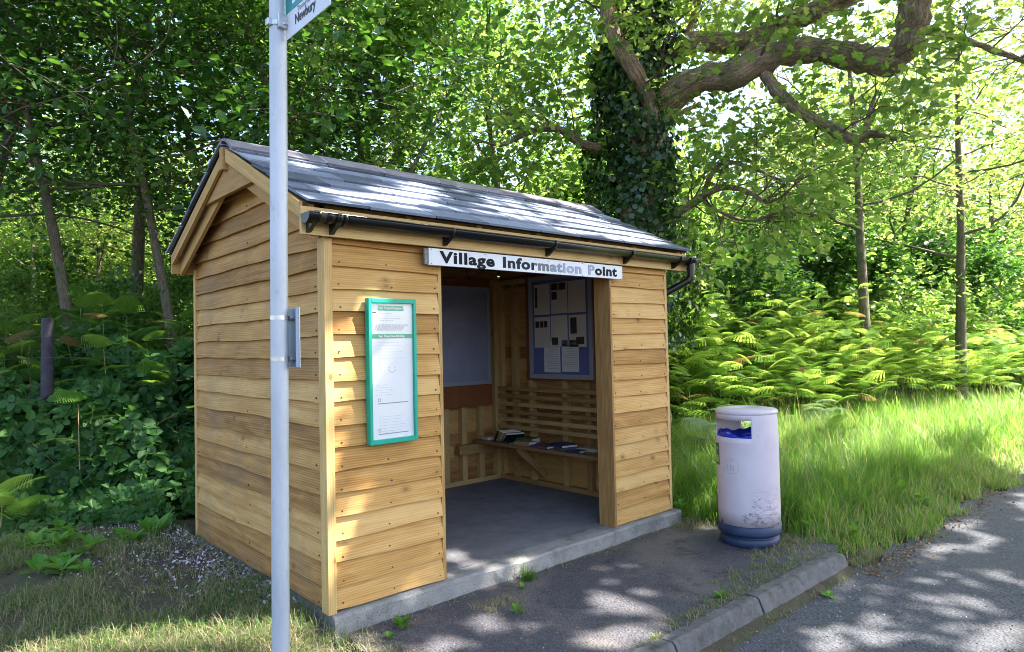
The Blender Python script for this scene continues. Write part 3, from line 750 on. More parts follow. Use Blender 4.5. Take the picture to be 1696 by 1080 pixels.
def mat_glass():
    m, n, b = newmat('clear_glazing'); out = n.nodes['Material Output']
    tr = n.nodes.new('ShaderNodeBsdfTransparent'); gl = n.nodes.new('ShaderNodeBsdfGlossy'); gl.inputs['Roughness'].default_value = .03
    lw = n.nodes.new('ShaderNodeLayerWeight'); lw.inputs[0].default_value = .5
    fr = math_(n, 'ADD', math_(n, 'MULTIPLY', math_(n, 'POWER', lw.outputs['Facing'], 5), .6), .03)
    mx = n.nodes.new('ShaderNodeMixShader'); n.links.new(fr, mx.inputs[0]); n.links.new(tr.outputs[0], mx.inputs[1]); n.links.new(gl.outputs[0], mx.inputs[2])
    n.links.new(mx.outputs[0], out.inputs[0]); return m
M_GLASS = mat_glass()
mb = MB(); mb.box((cx0+fw_, -.044, cz0+.03), (cx1-fw_, -.041, cz1-.03)); mb.build('glazing', M_GLASS, case)

# notice boards inside ------------------------------------------------
nb = thing('notice_board', 'glazed notice board full of white papers on blue felt above the slatted bench', 'notice board', (3.38, 1.27, 1.76))
y0, y1, z0, z1 = .80, 1.735, 1.20, 2.325; xb = 3.352
part('backing_board', W_RED, ((xb, y0-.01, z0-.02), (3.398, y1+.075, z1+.03)), parent=nb, bevel=.002)
mb = MB(); xf = xb-.025; fwid = .05
mb.box((xf, y0, z0), (xb-.001, y0+fwid, z1)); mb.box((xf, y1-fwid, z0), (xb-.001, y1, z1)); mb.box((xf, y0+fwid, z0), (xb-.001, y1-fwid, z0+fwid)); mb.box((xf, y0+fwid, z1-fwid), (xb-.001, y1-fwid, z1)); mb.build('board_frame', M_FRAME, nb, bevel=.002)
mb = MB(); mb.box((xb-.006, y0+fwid, z0+fwid), (xb-.001, y1-fwid, z1-fwid)); mb.build('felt_panel', M_BLUEFELT, nb)
pw, ph = .243, .335; k = 0; r2 = random.Random(4); pl = []
for col in range(3):
    for row in range(2):
        pl.append((y1-.075-col*.262-pw, z1-.085-row*.362-ph))
pl += [(y1-.075-.14-pw, z0+.075), (y1-.075-.42-pw+.01, z0+.075)]
for i, (yy, zz) in enumerate(pl):
    yy += r2.uniform(-.004, .004); zz += r2.uniform(-.006, .006)
    mb = MB(); mb.box((xb-.0085-.0004*(i % 2), yy, zz), (xb-.0065, yy+pw, zz+ph)); p = mb.build('pinned_paper', M_PAPER2 if i < 6 else M_PAPER, nb)
    lines('print', yy+.02, yy+pw-.02, xb-.0092, zz+.03, zz+ph-.04, 14, M_INKL if i < 6 else M_INK, p, 30+i, th=.004, axis='y', frac=(.7, 1))
    ims = {0: [(.19, .08, .035, .22)], 2: [(.02, .25, .10, .075), (.135, .25, .10, .075), (.15, .15, .08, .085)], 1: [(.04, .22, .05, .07), (.10, .22, .05, .07), (.165, .22, .06, .07)], 3: [(.14, .02, .09, .08)], 5: [(.13, .14, .09, .17), (.03, .03, .11, .075)]}.get(i, [])
    if ims:
        mb = MB()
        for a_, b_, c_, d_ in ims: mb.box((xb-.0105, yy+a_, zz+b_), (xb-.0094, yy+a_+c_, zz+b_+d_))
        mb.build('photograph', M_INKD, p)
mb = MB(); mb.box((xf+.006, y0+fwid, z0+fwid), (xf+.009, y1-fwid, z1-fwid)); mb.build('glazing', M_GLASS, nb)
nb2 = thing('notice_board', 'empty grey blue notice board on a red brown backing on the shelter rear wall', 'notice board', (2.7, 2.33, 1.6))
part('backing_board', W_RED, ((2.02, 2.305, .885), (3.255, 2.342, 2.345)), parent=nb2, bevel=.002)
mb = MB(); a0, a1, b0, b1 = 2.10, 3.225, 1.13, 2.25; f_ = .045
mb.box((a0, 2.275, b0), (a0+f_, 2.304, b1)); mb.box((a1-f_, 2.275, b0), (a1, 2.304, b1)); mb.box((a0+f_, 2.275, b0), (a1-f_, 2.304, b0+f_)); mb.box((a0+f_, 2.275, b1-f_), (a1-f_, 2.304, b1)); mb.build('board_frame', M_FRAME, nb2, bevel=.002)
mb = MB(); mb.box((a0+f_, 2.298, b0+f_), (a1-f_, 2.304, b1-f_)); mb.build('felt_panel', M_BLUEGREY, nb2)
mb = MB(); mb.box((a0+f_, 2.284, b0+f_), (a1-f_, 2.287, b1-f_)); mb.build('glazing', M_GLASS, nb2)

# books on the bench ---------------------------------------------------
def book(label, loc, size, rz, cover, rx=0, ry=0, paper=M_PAPER2, art=None, openbook=False):
    """size = (width away from spine, height, thickness); lies flat, local x = width"""
    t = thing('book', label, 'book', loc); t.rotation_euler = (rx, ry, rz)
    wd, ht, th = size
    def p(name, mat, boxes, par=t):
        mb = MB()
        for bx in boxes: mb.box(*bx)
        me = mb; o = mb.build(name, mat, None); o.parent = par; return o
    c = .0025
    p('cover', cover, [((0, 0, 0), (wd, ht, c)), ((0, 0, th-c), (wd, ht, th)), ((0, 0, c), (c, ht, th-c))])
    p('pages', paper, [((c, .004, c), (wd-.004, ht-.004, th-c))])
    if art: 
        o = p('cover_art', art[0], [((wd*.08, ht*.06, th), (wd*.92, ht*.94, th+.0006))])
        if len(art) > 1: p('cover_art', art[1], [((wd*.2, ht*.15, th+.0006), (wd*.55, ht*.5, th+.0012)), ((wd*.6, ht*.3, th+.0006), (wd*.85, ht*.8, th+.0012)), ((wd*.15, ht*.7, th+.0006), (wd*.5, ht*.85, th+.0012))])
    return t
C = lambda n, c, r=.45: simple(n, c, r, 0, .15, 20)
cNavy = C('navy_book_cover', (.02, .03, .12)); cTan = C('tan_book_cover', (.30, .20, .11)); cBlk = C('black_book_cover', (.015, .015, .02))
cWht = C('white_book_cover', (.7, .7, .75)); cCream = C('cream_book_cover', (.45, .38, .28)); cGrn = C('green_book_cover', (.05, .14, .05)); cGry = C('grey_blue_book_cover', (.12, .16, .20)); cYel = C('yellow_book_cover', (.35, .30, .08)); cTeal = C('teal_book_cover', (.03, .09, .09)); cBlu = C('blue_art_ink', (.06, .08, .30)); cPurp = C('purple_book_cover', (.10, .06, .12))
Z = .5006; h = math.pi/2
book('slim cream paperback lying flat at the far end of the bench', (3.07, 2.30, Z), (.13, .19, .03), -.1-h, cCream)
lean = math.radians(48)
book('black book leaning at the far end of the leaning row', (3.06, 2.06, Z+.004), (.16, .22, .016), -h-.1, cBlk, ry=0).rotation_euler = (0, -lean, -h-.35)
book('yellow edged book second in the leaning row', (3.055, 2.015, Z+.004), (.16, .22, .018), 0, cYel).rotation_euler = (0, -lean+.04, -h-.35)
book('pale grey book third in the leaning row', (3.052, 1.965, Z+.004), (.155, .22, .020), 0, cCream).rotation_euler = (0, -lean+.09, -h-.35)
book('comic with blue and white picture cover leaning nearest in the row', (3.05, 1.905, Z+.004), (.15, .22, .024), 0, cBlk, art=(cWht, cBlu)).rotation_euler = (0, -lean+.2, -h-.35)
book('large dark teal book lying flat under the leaning comic', (3.02, 1.76, Z), (.20, .24, .010), 0, cTeal)
book('thick tan paperback lying flat in the middle of the bench', (3.03, 1.46, Z), (.13, .20, .042), .15, cTan)
book('green covered book lying flat behind the thick tan paperback', (3.19, 1.58, Z), (.14, .24, .05), .1, cGrn)
book('black covered book with white page edges beside the tan paperback', (3.02, 1.18, Z), (.17, .24, .022), .08, cPurp, paper=M_PAPER)
book('large navy book tilted on top of the black covered book', (3.055, 1.00, Z+.024), (.19, .25, .024), -.25, cNavy, paper=M_PAPER)
book('grey blue book lying flat under the large navy book', (3.05, .955, Z), (.18, .20, .020), -.35, cGry)
book('small navy paperback near the jamb end of the bench', (3.03, .74, Z), (.12, .18, .022), .12, cNavy, paper=M_PAPER)
book('white paperback behind the small navy paperback', (3.17, .66, Z), (.13, .19, .035), .1, cCream, paper=M_PAPER)

# ------------------------------------------------------------------ bus stop pole
PB = Vector((-.676, -.905, -.14)); PT = Vector((-.692, -1.02, 3.75))
pole = thing('bus_stop_pole', 'tall grey galvanised bus stop pole with a white and teal flag reading Towards Newbury', 'bus stop', tuple(PB))
def mat_pole():
    m, n, b = newmat('galvanised_pole'); o = obco(n)
    a = noise(n, 6, 7, .7, mapping(n, o, (1, 1, .35))); c = ramp(n, [(.3, (.40, .43, .49)), (.7, (.56, .59, .65))], a)
    s = ramp(n, gray([(.64, 0), (.70, .6)]), noise(n, 30, 5, .7, mapping(n, o, (1, 1, .3)))); c = mixc(n, s, c, (.25, .25, .26))
    sp = n.nodes.new('ShaderNodeSeparateXYZ'); n.links.new(n.nodes.new('ShaderNodeNewGeometry').outputs['Normal'], sp.inputs[0])
    e = math_(n, 'MULTIPLY', ramp(n, gray([(.35, 0), (.85, 1)]), sp.outputs[0]), ramp(n, gray([(.4, .15), (.6, .9)]), noise(n, 5, 6, .7, mapping(n, o, (1, 1, .5), (2, 2, 2)))))
    c = mixc(n, e, c, (.28, .34, .16))
    n.links.new(c, b.inputs['Base Color']); b.inputs['Roughness'].default_value = .5; b.inputs['Metallic'].default_value = .15; return m
mb = MB(); mb.tube([PB-Vector((0, 0, .1)), PT], .0365, 28); mb.build('pole', mat_pole(), pole)
def pc(z): return PB.lerp(PT, (z-PB.z)/(PT.z-PB.z))
fx = -.668; yy1 = pc(3).y-.0375
M_FLAG = simple('white_flag_sheet', (.66, .68, .74), .4, 0, .06, 8)
mb = MB(); mb.box((fx-.003, yy1-.40, 2.888), (fx, yy1-.002, 3.56)); flag = mb.build('stop_flag', M_FLAG, pole, bevel=.001)
mb = MB(); mb.box((fx-.0045, yy1-.399, 2.998), (fx-.0032, yy1-.003, 3.30)); mb.box((fx-.0045, yy1-.03, 2.93), (fx-.0032, yy1-.003, 2.9975)) if False else None; mb.build('teal_band', M_TEAL, flag)
LEFTF = (math.pi/2, 0, -math.pi/2)
mb = MB(); mb.box((fx-.0053, yy1-.0, 2.9), (fx-.005, yy1-.001, 2.901)) if False else None
def ftext(s, y, z, wdt, size, mat, bold=0): return text_mb('lettering', s, mat, flag, (fx-.0048, y, z), LEFTF, width=wdt, height=1, size=size, bold=bold, ext=.0004)
ftext('Newbury', yy1-.095, 2.925, .185, .058, M_INKD, .0006); ftext('Towards', yy1-.115, 2.971, .115, .030, M_INK)
ftext('BETTER', yy1-.07, 3.020, .24, .085, M_PAPER, .001)
def band(z, r=.039, h=.016, name='clamp_band', par=pole):
    c = pc(z); mb = MB(); mb.tube([c-Vector((0, 0, h/2)), c+Vector((0, 0, h/2))], r, 24); return mb.build(name, M_STEEL, par)
band(2.962, .041, .020)
c = pc(2.962); mb = MB(); mb.box((c.x-.02, c.y-.055, 2.935), (c.x+.02, c.y-.034, 2.995)); mb.box((c.x-.052, c.y-.02, 2.95), (c.x-.036, c.y+.01, 2.978)); mb.box((c.x+.0, c.y-.062, 2.948), (c.x+.03, c.y-.04, 2.958)); mb.build('flag_bracket', M_STEEL, pole, bevel=.002)
for z in (1.715, 1.541): band(z, .0385, .018)
# small information panel clamped to the pole, seen almost edge on
cc = pc(1.63); xp = cc.x+.052
mb = MB(); ya, yb_ = cc.y-.075, cc.y+.125
mb.box((xp, ya, 1.505), (xp+.003, yb_, 1.755)); mb.box((xp-.012, ya, 1.505), (xp, ya+.003, 1.755)); mb.box((xp-.012, yb_-.003, 1.505), (xp, yb_, 1.755))
panel = mb.build('side_panel', simple('panel_back_paint', (.22, .28, .38), .45, .3), pole)
mb = MB(); mb.box((xp+.0032, ya-.002, 1.503), (xp+.0062, yb_, 1.757)); mb.build('panel_face', M_FLAG, panel)
mb = MB()
for z in (1.715, 1.541):
    mb.box((xp-.020, cc.y-.045, z-.008), (xp-.001, cc.y+.045, z+.008)); mb.tube([(xp-.022, cc.y-.042, z), (xp-.010, cc.y-.042, z)], .006, 8)
mb.build('panel_clamp', M_STEEL, panel)

# ------------------------------------------------------------------ litter bin
BC = (3.43, -.81)
bin_ = thing('litter_bin', 'pale lilac round litter bin with dark blue base and scuffs standing beside the shelter', 'litter bin', (BC[0], BC[1], -.12))
bz = -.122
def mat_bin():
    m, n, b = newmat('pale_bin_plastic'); o = obco(n); uv = n.nodes.new('ShaderNodeTexCoord').outputs['UV']
    a = noise(n, 3, 5, .6, o); c = ramp(n, [(.3, (.59, .505, .57)), (.7, (.68, .60, .65))], a)
    sp = n.nodes.new('ShaderNodeSeparateXYZ'); n.links.new(o, sp.inputs[0])
    # scuffs where feet and trolleys have knocked the lower body
    low = ramp(n, gray([(.16, 1), (.26, .75), (.55, 0)]), sp.outputs[2])
    sc1 = ramp(n, gray([(.50, 0), (.58, 1)]), noise(n, 13, 5, .75, mapping(n, o, (1.2, 1.2, 3.4), (1.3, .2, .4)), 1.2))
    fc = ramp(n, gray([(.42, 0), (.52, 1)]), noise(n, 3.2, 2, .5, mapping(n, o, (1, 1, 1), (.4, 2.2, .3))))
    c = mixc(n, math_(n, 'MULTIPLY', math_(n, 'MULTIPLY', sc1, low), math_(n, 'MULTIPLY', fc, .85)), c, (.13, .11, .15))
    g2 = ramp(n, gray([(.66, 0), (.7, .6)]), noise(n, 42, 3, .6, o)); c = mixc(n, math_(n, 'MULTIPLY', g2, .35), c, (.3, .27, .32))
    n.links.new(c, b.inputs['Base Color']); b.inputs['Roughness'].default_value = .42; return m
M_BIN = mat_bin(); M_BASE = simple('dark_blue_bin_base', (.018, .035, .09), .5, 0, .2, 8)
M_BAG = simple('blue_bin_bag', (.01, .03, .42), .3, 0, .3, 10)
# angles: the visible window faces the camera side and the left; a second one opens to the back right
def ang(d): return math.radians(d)
NB = 144; z_lo, z_hi = .895, 1.038
# window A: from the left silhouette round to the front; window B: opposite side
camdir = math.atan2(CAM[1]-BC[1], CAM[0]-BC[0])
def span(a, lo, hi): 
    d = (math.degrees(a-camdir)+120) % 360-120
    return lo <= d <= hi
prof = []
prof_b = [(.252, .175), (.2535, .30), (.2545, .6), (.2545, .85), (.2545, z_lo), (.2535, z_lo+.012), (.252, z_hi-.012), (.251, z_hi), (.2500, 1.075), (.247, 1.098)]
prof_b = [(r*.985, z) for r, z in prof_b]
def skip(i, j):
    if 4 <= i <= 6:
        a = 2*math.pi*(j+.5)/NB
        for lo, hi in ((-84, 9), (100, 191)):
            mn = 1.3 if i in (4, 6) else 0
            if span(a, lo+mn, hi-mn): return True
    return False
mb = MB(); mb.lathe(prof_b, (BC[0], BC[1], bz), NB, skip=skip); body = mb.build('bin_body', M_BIN, bin_, solid=.012)
mb = MB(); mb.lathe([(.246, 1.082), (.2505, 1.086), (.2520, 1.100), (.249, 1.112), (.238, 1.119), (.18, 1.127), (.09, 1.131), (.088, 1.129), (.0, 1.1305)], (BC[0], BC[1], bz), 64)
mb.build('bin_lid', M_BIN, bin_)
mb = MB(); mb.lathe([(.0, .0), (.222, .0), (.232, .008), (.237, .03), (.237, .062), (.228, .072), (.219, .076), (.219, .086), (.240, .094), (.2535, .102), (.256, .115), (.256, .172), (.250, .178), (.2, .178)], (BC[0], BC[1], bz), 64)
mb.build('bin_base', M_BASE, bin_)
mb = MB(); V = []; nseg = 72; rb = random.Random(8)
for i, (r, z) in enumerate([(.05, .74), (.20, .80), (.228, .865), (.2335, .905), (.231, .922), (.225, .87)]):
    for j in range(nseg):
        a = 2*math.pi*j/nseg; zz = z+(.012*math.sin(a*5)+.006*math.sin(a*13+i))*(1 if i in (3, 4) else .6)
        rr_ = r+rb.uniform(-.003, .002); V.append((BC[0]+rr_*math.cos(a), BC[1]+rr_*math.sin(a), bz+zz))
F = [(i*nseg+j, i*nseg+(j+1) % nseg, (i+1)*nseg+(j+1) % nseg, (i+1)*nseg+j) for i in range(5) for j in range(nseg)]
mb.add(V, F, smooth=True); mb.build('bin_liner', M_BAG, bin_)
def curved(name, a0, a1, z0, z1, r, mat, parent, th=.001, n=10):
    mb = MB(); V = []
    for k in range(n+1):
        a = camdir+math.radians(a0+(a1-a0)*k/n)
        for rr_ in (r, r+th):
            for z in (z0, z1): V.append((BC[0]+rr_*math.cos(a), BC[1]+rr_*math.sin(a), bz+z))
    F = []
    for k in range(n):
        b_ = k*4; F += [(b_+2, b_+6, b_+7, b_+3), (b_+3, b_+7, b_+5, b_+1), (b_+0, b_+4, b_+6, b_+2), (b_, b_+1, b_+5, b_+4)]
    F += [(0, 2, 3, 1), (n*4, n*4+1, n*4+3, n*4+2)]
    mb.add(V, F, smooth=False); return mb.build(name, mat, parent)
lab = curved('recycling_label', -98, -62, .655, .835, .2515, simple('green_label', (.0, .14, .09), .4), body)
curved('label_mark', -86, -66, .785, .800, .2526, simple('yellow_green_print', (.42, .5, .05), .5), lab)
curved('label_mark', -76, -65.5, .675, .735, .2526, simple('yellow_print', (.5, .55, .03), .5), lab)
curved('label_mark', -92, -79, .675, .76, .2526, simple('white_print', (.6, .65, .6), .5), lab)
M_EMB = simple('embossed_bin_plastic', (.50, .45, .54), .5)
mb = MB()
def bp(da, z, r=.2512):
    a = camdir+math.radians(da); return (BC[0]+r*math.cos(a), BC[1]+r*math.sin(a), bz+z)
ring = [bp(-31+15.5*math.cos(t), .665+.062*math.sin(t)) for t in np.linspace(0, 2*math.pi, 33)]
mb.tube(ring, .0018, 6, cap=False)
for da, ha in ((-37.5, .05), (-31, .06), (-25.5, .045)): mb.tube([bp(da, .63), bp(da, .63+ha)], .0045, 6)
mb.tube([bp(-33, .712), bp(-29, .712)], .006, 6)
mb.build('embossed_emblem', M_EMB, body)
mb = MB(); rk = random.Random(6)
marks = [(16, .40, 7, .014), (9, .385, 5, -.010), (4, .355, 7, -.012), (37, .385, 3, .006), (39, .345, 4, -.01), (36, .32, 5, .006), (38, .285, 5, -.014)]
marks += [(rk.uniform(-12, 20), rk.uniform(.20, .30), rk.uniform(2, 7), rk.uniform(-.014, .006)) for _ in range(26)]
for a_, z_, w_, dz_ in marks:
    pts_ = [bp(a_+w_*t_, z_+dz_*t_+.003*math.sin(t_*4), .2502) for t_ in (0, .25, .5, .75, 1)]; mb.tube(pts_, [.0006, .0016, .0022, .0016, .0005], 5)
mb.build('scuff_marks', simple('dark_scuff', (.10, .085, .12), .8), body)
mb = MB(); mb.tube([bp(-57, .182), bp(-57, .205)], .005, 8); mb.tube([bp(62, .19), bp(62, .20)], .0045, 8); mb.tube([bp(20, .92), bp(20.5, .922)], .004, 6)
mb.build('fixing', M_INKD, body)

# ==================================================================== vegetation
rs = np.random.default_rng(77)
def vec(*a): return np.array(a, float)
class Skel:
    """branch tubes collected into one mesh"""
    def __init__(s): s.mb = MB()
    def tube(s, pts, r0, r1, n=6, lump=0):
        k = len(pts); s.mb.tube([tuple(p) for p in pts], [r0+(r1-r0)*i/(k-1) for i in range(k)], n, cap=False, lumpy=lump)
def wander(r, p, d, L, n, wob, lift=0.0, gnarl=0):
    pts = [np.array(p, float)]; d = d/np.linalg.norm(d)
    for i in range(n):
        d = d+r.normal(size=3)*wob+np.array([0, 0, lift]); d = d/np.linalg.norm(d); pts.append(pts[-1]+d*L/n)
    return pts, d
def rdir(r, d, ang):
    a = r.normal(size=3); a = a-d*a.dot(d); a /= np.linalg.norm(a)+1e-9
    return d*math.cos(ang)+a*math.sin(ang)
def sprays(r, P, Dv, per, spread, flat=.5):
    """leaf positions around twig points"""
    P = np.repeat(P, per, 0); Dv = np.repeat(Dv, per, 0); N = len(P)
    off = r.normal(size=(N, 3))*spread; off[:, 2] *= flat
    return P+off+Dv*(r.random((N, 1))*spread), Dv
def grow_tree(seed, H, R, base, tr, limbs=12, up=.45, lean=(0, 0), sub=6, twig=5, shape='round', twigL=.55, flat=.6, wob=.07):
    r = np.random.default_rng(seed); sk = Skel(); TP = []; TD = []
    d = norm(np.array([lean[0], lean[1], 1.0])); tp, dd = wander(r, (0, 0, -.2), d, H*.92, 9, wob)
    sk.tube(tp, tr, tr*.18, 9, .08)
    tp = np.array(tp)
    for i in range(limbs):
        t = base+(1-base)*((i+.5)/limbs)**.9*.98; k = t*(len(tp)-1); a = int(min(k, len(tp)-2)); p = tp[a]+(tp[a+1]-tp[a])*(k-a)
        az = i*2.4+r.uniform(-.5, .5)
        if shape == 'round': ln = R*(.45+.65*math.sin(math.pi*min(1, (t-base)/(1-base)*.85+.12)))
        elif shape == 'wide': ln = R*(1.05-.45*(t-base)/(1-base))
        else: ln = R*(.7+.3*math.sin(math.pi*(t-base)/(1-base)))
        ln *= r.uniform(.75, 1.15)
        el = up*(.5+1.0*(t-base)/(1-base))+r.uniform(-.15, .15)
        dl = np.array([math.cos(az)*math.cos(el), math.sin(az)*math.cos(el), math.sin(el)])
        lp, ld = wander(r, p, dl, ln, 6, .16, .02); rl = tr*(1-t*.75)*.42; sk.tube(lp, rl, rl*.25, 6, .1)
        lp = np.array(lp)
        for j in range(sub):
            q = .25+.75*(j+.6)/sub; k2 = q*6; a2 = int(min(k2, 5)); p2 = lp[a2]+(lp[a2+1]-lp[a2])*(k2-a2); dl2 = rdir(r, norm(lp[a2+1]-lp[a2]), r.uniform(.5, 1.1))
            sp, sd = wander(r, p2, dl2, ln*.42*r.uniform(.6, 1.2), 4, .2, .03); sk.tube(sp, rl*.32, rl*.1, 4)
            sp = np.array(sp)
            for m in range(twig):
                q3 = (m+1)/twig*4; a3 = int(min(q3, 3)); p3 = sp[a3]+(sp[a3+1]-sp[a3])*(q3-a3); d3 = rdir(r, norm(sp[a3+1]-sp[a3]), r.uniform(.3, 1.0)); d3[2] *= .6
                wp, wd = wander(r, p3, d3, twigL*r.uniform(.6, 1.2), 3, .2, -.03); sk.tube(wp, max(.004, rl*.08), .003, 3)
                for u in (1, 2, 3): TP.append(wp[u]); TD.append(norm(wp[u]-wp[u-1]))
    return sk, np.array(TP), np.array(TD)
def tree_things(name_trunk, sk, bark): 
    return sk.mb, bark
def foliage(r, TP, TD, per, spread, size, mat_tint=(0, 1), proto=(LEAF_V, LEAF_F), up=.6, flat=.7, droop=.25):
    P, Dv = sprays(r, TP, TD, per, spread, flat)
    Rm = leafcloud(r, P, size, up=up, droop=droop, axis=Dv*.5)
    V, F = instance(proto[0], proto[1], Rm, P)
    cl = np.repeat(r.random(len(TP)), per); tn = (cl*.45+r.random(len(P))*.55)
    tn = mat_tint[0]+tn*(mat_tint[1]-mat_tint[0]); return P, V, F, np.repeat(tn, len(proto[0]))
def put_tree(kind, label, cat, loc, sk, V, F, T, bark, leaf, group=None, names=('trunk', 'crown')):
    t = thing(kind, label, cat, tuple(loc), group)
    o = sk.mb.build(names[0], bark, None); o.parent = t
    c = fastmesh(names[1], V, F, T, leaf, None); c.parent = t; return t
def copy_thing(t, loc, rz, sc_, label=None, group=None):
    r = t.copy(); sc.collection.objects.link(r); r.location = loc; r.rotation_euler = (0, 0, rz); r.scale = (sc_, sc_, sc_*1.0)
    if label: r['label'] = label
    if group: r['group'] = group
    for ch in list(t.children):
        c = ch.copy(); sc.collection.objects.link(c); c.parent = r
    return r

# ---- light paths: where the photograph shows sun reaching down through the leaves
def shadow_xy(P, z0):
    """where a point's shadow lands on the level z0"""
    k = (P[:, 2]-z0)/SUN[2]; return P[:, :2]-SUN[None, :2]*k[:, None]
DAPPLES = [  # x, y, level, radius along x, radius along y
 (1.68, -1.0, -.12, .22, .13), (1.65, -.66, -.12, .14, .09), (.74, -.45, -.12, .16, .10), (.45, -.62, -.12, .22, .10), (2.1, -.40, -.12, .20, .08), (1.2, -1.28, -.12, .30, .10),
 (.95, -.72, -.12, .10, .07), (1.0, -1.05, -.12, .16, .07), (2.6, -1.1, -.12, .15, .06), (2.3, -.75, -.12, .10, .06), (3.0, -.45, -.12, .14, .07), (1.45, -.82, -.12, .1, .06),
 (2.36, -1.94, -.236, .22, .12), (3.05, -1.95, -.236, .16, .10), (3.25, -2.25, -.236, .16, .10), (2.95, -2.66, -.236, .28, .14), (5.14, -2.1, -.236, .40, .13), (4.5, -1.83, -.236, .40, .14), (5.8, -1.8, -.236, .55, .14),
 (3.6, -2.35, -.236, .12, .07), (4.0, -2.15, -.236, .14, .06), (2.75, -2.1, -.236, .09, .05), (3.5, -1.85, -.236, .10, .05), (5.0, -2.6, -.236, .3, .09), (6.2, -2.7, -.236, .4, .12), (4.6, -3.1, -.236, .3, .12), (3.3, -3.2, -.236, .3, .12), (1.9, -2.3, -.236, .12, .07), (2.1, -2.0, -.236, .22, .08), (2.57, -2.2, -.236, .13, .08), (3.7, -1.95, -.236, .18, .08), (4.2, -2.4, -.236, .25, .1), (6.5, -2.3, -.236, .6, .15), (3.9, -2.8, -.236, .4, .12), (7.5, -2.0, -.236, .9, .2),
 (-1.1, .55, -.12, .5, .32), (-.55, .15, -.12, .42, .26), (-.1, -.25, -.12, .3, .16), (.12, -.5, -.12, .2, .1), (-1.0, -.1, -.12, .4, .25), (-1.7, .9, -.12, .4, .3),
 (1.16, .32, 0, .10, .08), (2.28, .03, 0, .16, .05), (1.34, -.03, 0, .30, .04), (.55, -.02, 0, .1, .05),
 (3.41, 0, 1.64, .07, .03), (3.25, 0, 1.39, .10, .035), (3.06, 0, 1.18, .08, .03), (2.91, 0, 1.08, .06, .025), (3.44, 0, .30, .08, .03), (.38, 0, .36, .12, .03), (.63, 0, .40, .10, .03), (.62, 0, .15, .10, .03), (.75, 0, 1.3, .06, .025), (-.0, -.01, 1.0, .03, .02),
 (.2, .3, 2.62, .25, .10), (3.0, .5, 2.72, .5, .22), (2.2, .75, 2.85, .45, .16), (3.45, .3, 2.62, .3, .2), (1.0, .55, 2.75, .4, .12), (2.7, .12, 2.53, .5, .10), (.5, .12, 2.53, .4, .07), (1.7, .3, 2.6, .4, .08), (3.3, 1.15, 3.05, .4, .12), (.75, .35, 2.65, .3, .10), (1.3, .2, 2.57, .35, .08), (1.9, .5, 2.72, .35, .10), (2.4, .35, 2.65, .3, .12), (2.9, .2, 2.58, .3, .1), (2.6, .8, 2.87, .35, .1), (3.3, .35, 2.65, .3, .12), (3.5, .05, 2.5, .2, .08), (1.2, .8, 2.87, .3, .1), (2.2, .05, 2.5, .4, .08), (.3, .9, 2.92, .3, .12), (2.5, 1.15, 3.05, .5, .08), (3.2, .7, 2.82, .3, .12), (.1, 1.22, 3.1, .3, .1), (2.9, -.02, 2.46, .3, .06), (1.6, .95, 2.94, .3, .08),
]
def cut_light(r, P, verge=True):
    """True for the leaves that stay"""
    keep = np.ones(len(P), bool)
    for x, y, z, a, b in DAPPLES:
        q = shadow_xy(P, z); pa, pb = (.055, .045) if b < .036 else (.09, .07); d = ((q[:, 0]-x)/(a+pa))**2+((q[:, 1]-y)/(b+pb))**2; keep &= ~((d < 1.0) & (P[:, 2] > z+.5))
    if verge:
        q = shadow_xy(P, .2)
        lit = (q[:, 0] > 3.9+.3*np.sin(q[:, 1]*3)) & (q[:, 1] > -1.15) | (q[:, 0] > 9)
        sh = np.zeros(len(P), bool)
        for x, y, a, b in ((4.7, -.55, .9, .42), (6.4, -.95, .8, .3), (7.6, .35, .7, .4), (5.2, 1.5, 1.0, .7), (9.4, -.9, 1.2, .3), (6.2, .3, .5, .25), (4.3, .6, .4, .5), (5.9, 2.9, 1.0, .8), (8.6, 2.6, .8, .5)):
            sh |= ((q[:, 0]-x)/a)**2+((q[:, 1]-y)/b)**2 < 1
        keep &= ~(lit & (r.random(len(P)) < np.where(sh, .55, .97)))
    return keep
def thin(P, V, F, T, keep, m, k=None):
    nf = len(F)//len(P); vk = np.repeat(keep, m); fk = np.repeat(keep, nf); idx = np.cumsum(vk)-1
    return V[vk], idx[F[fk]], T[vk]

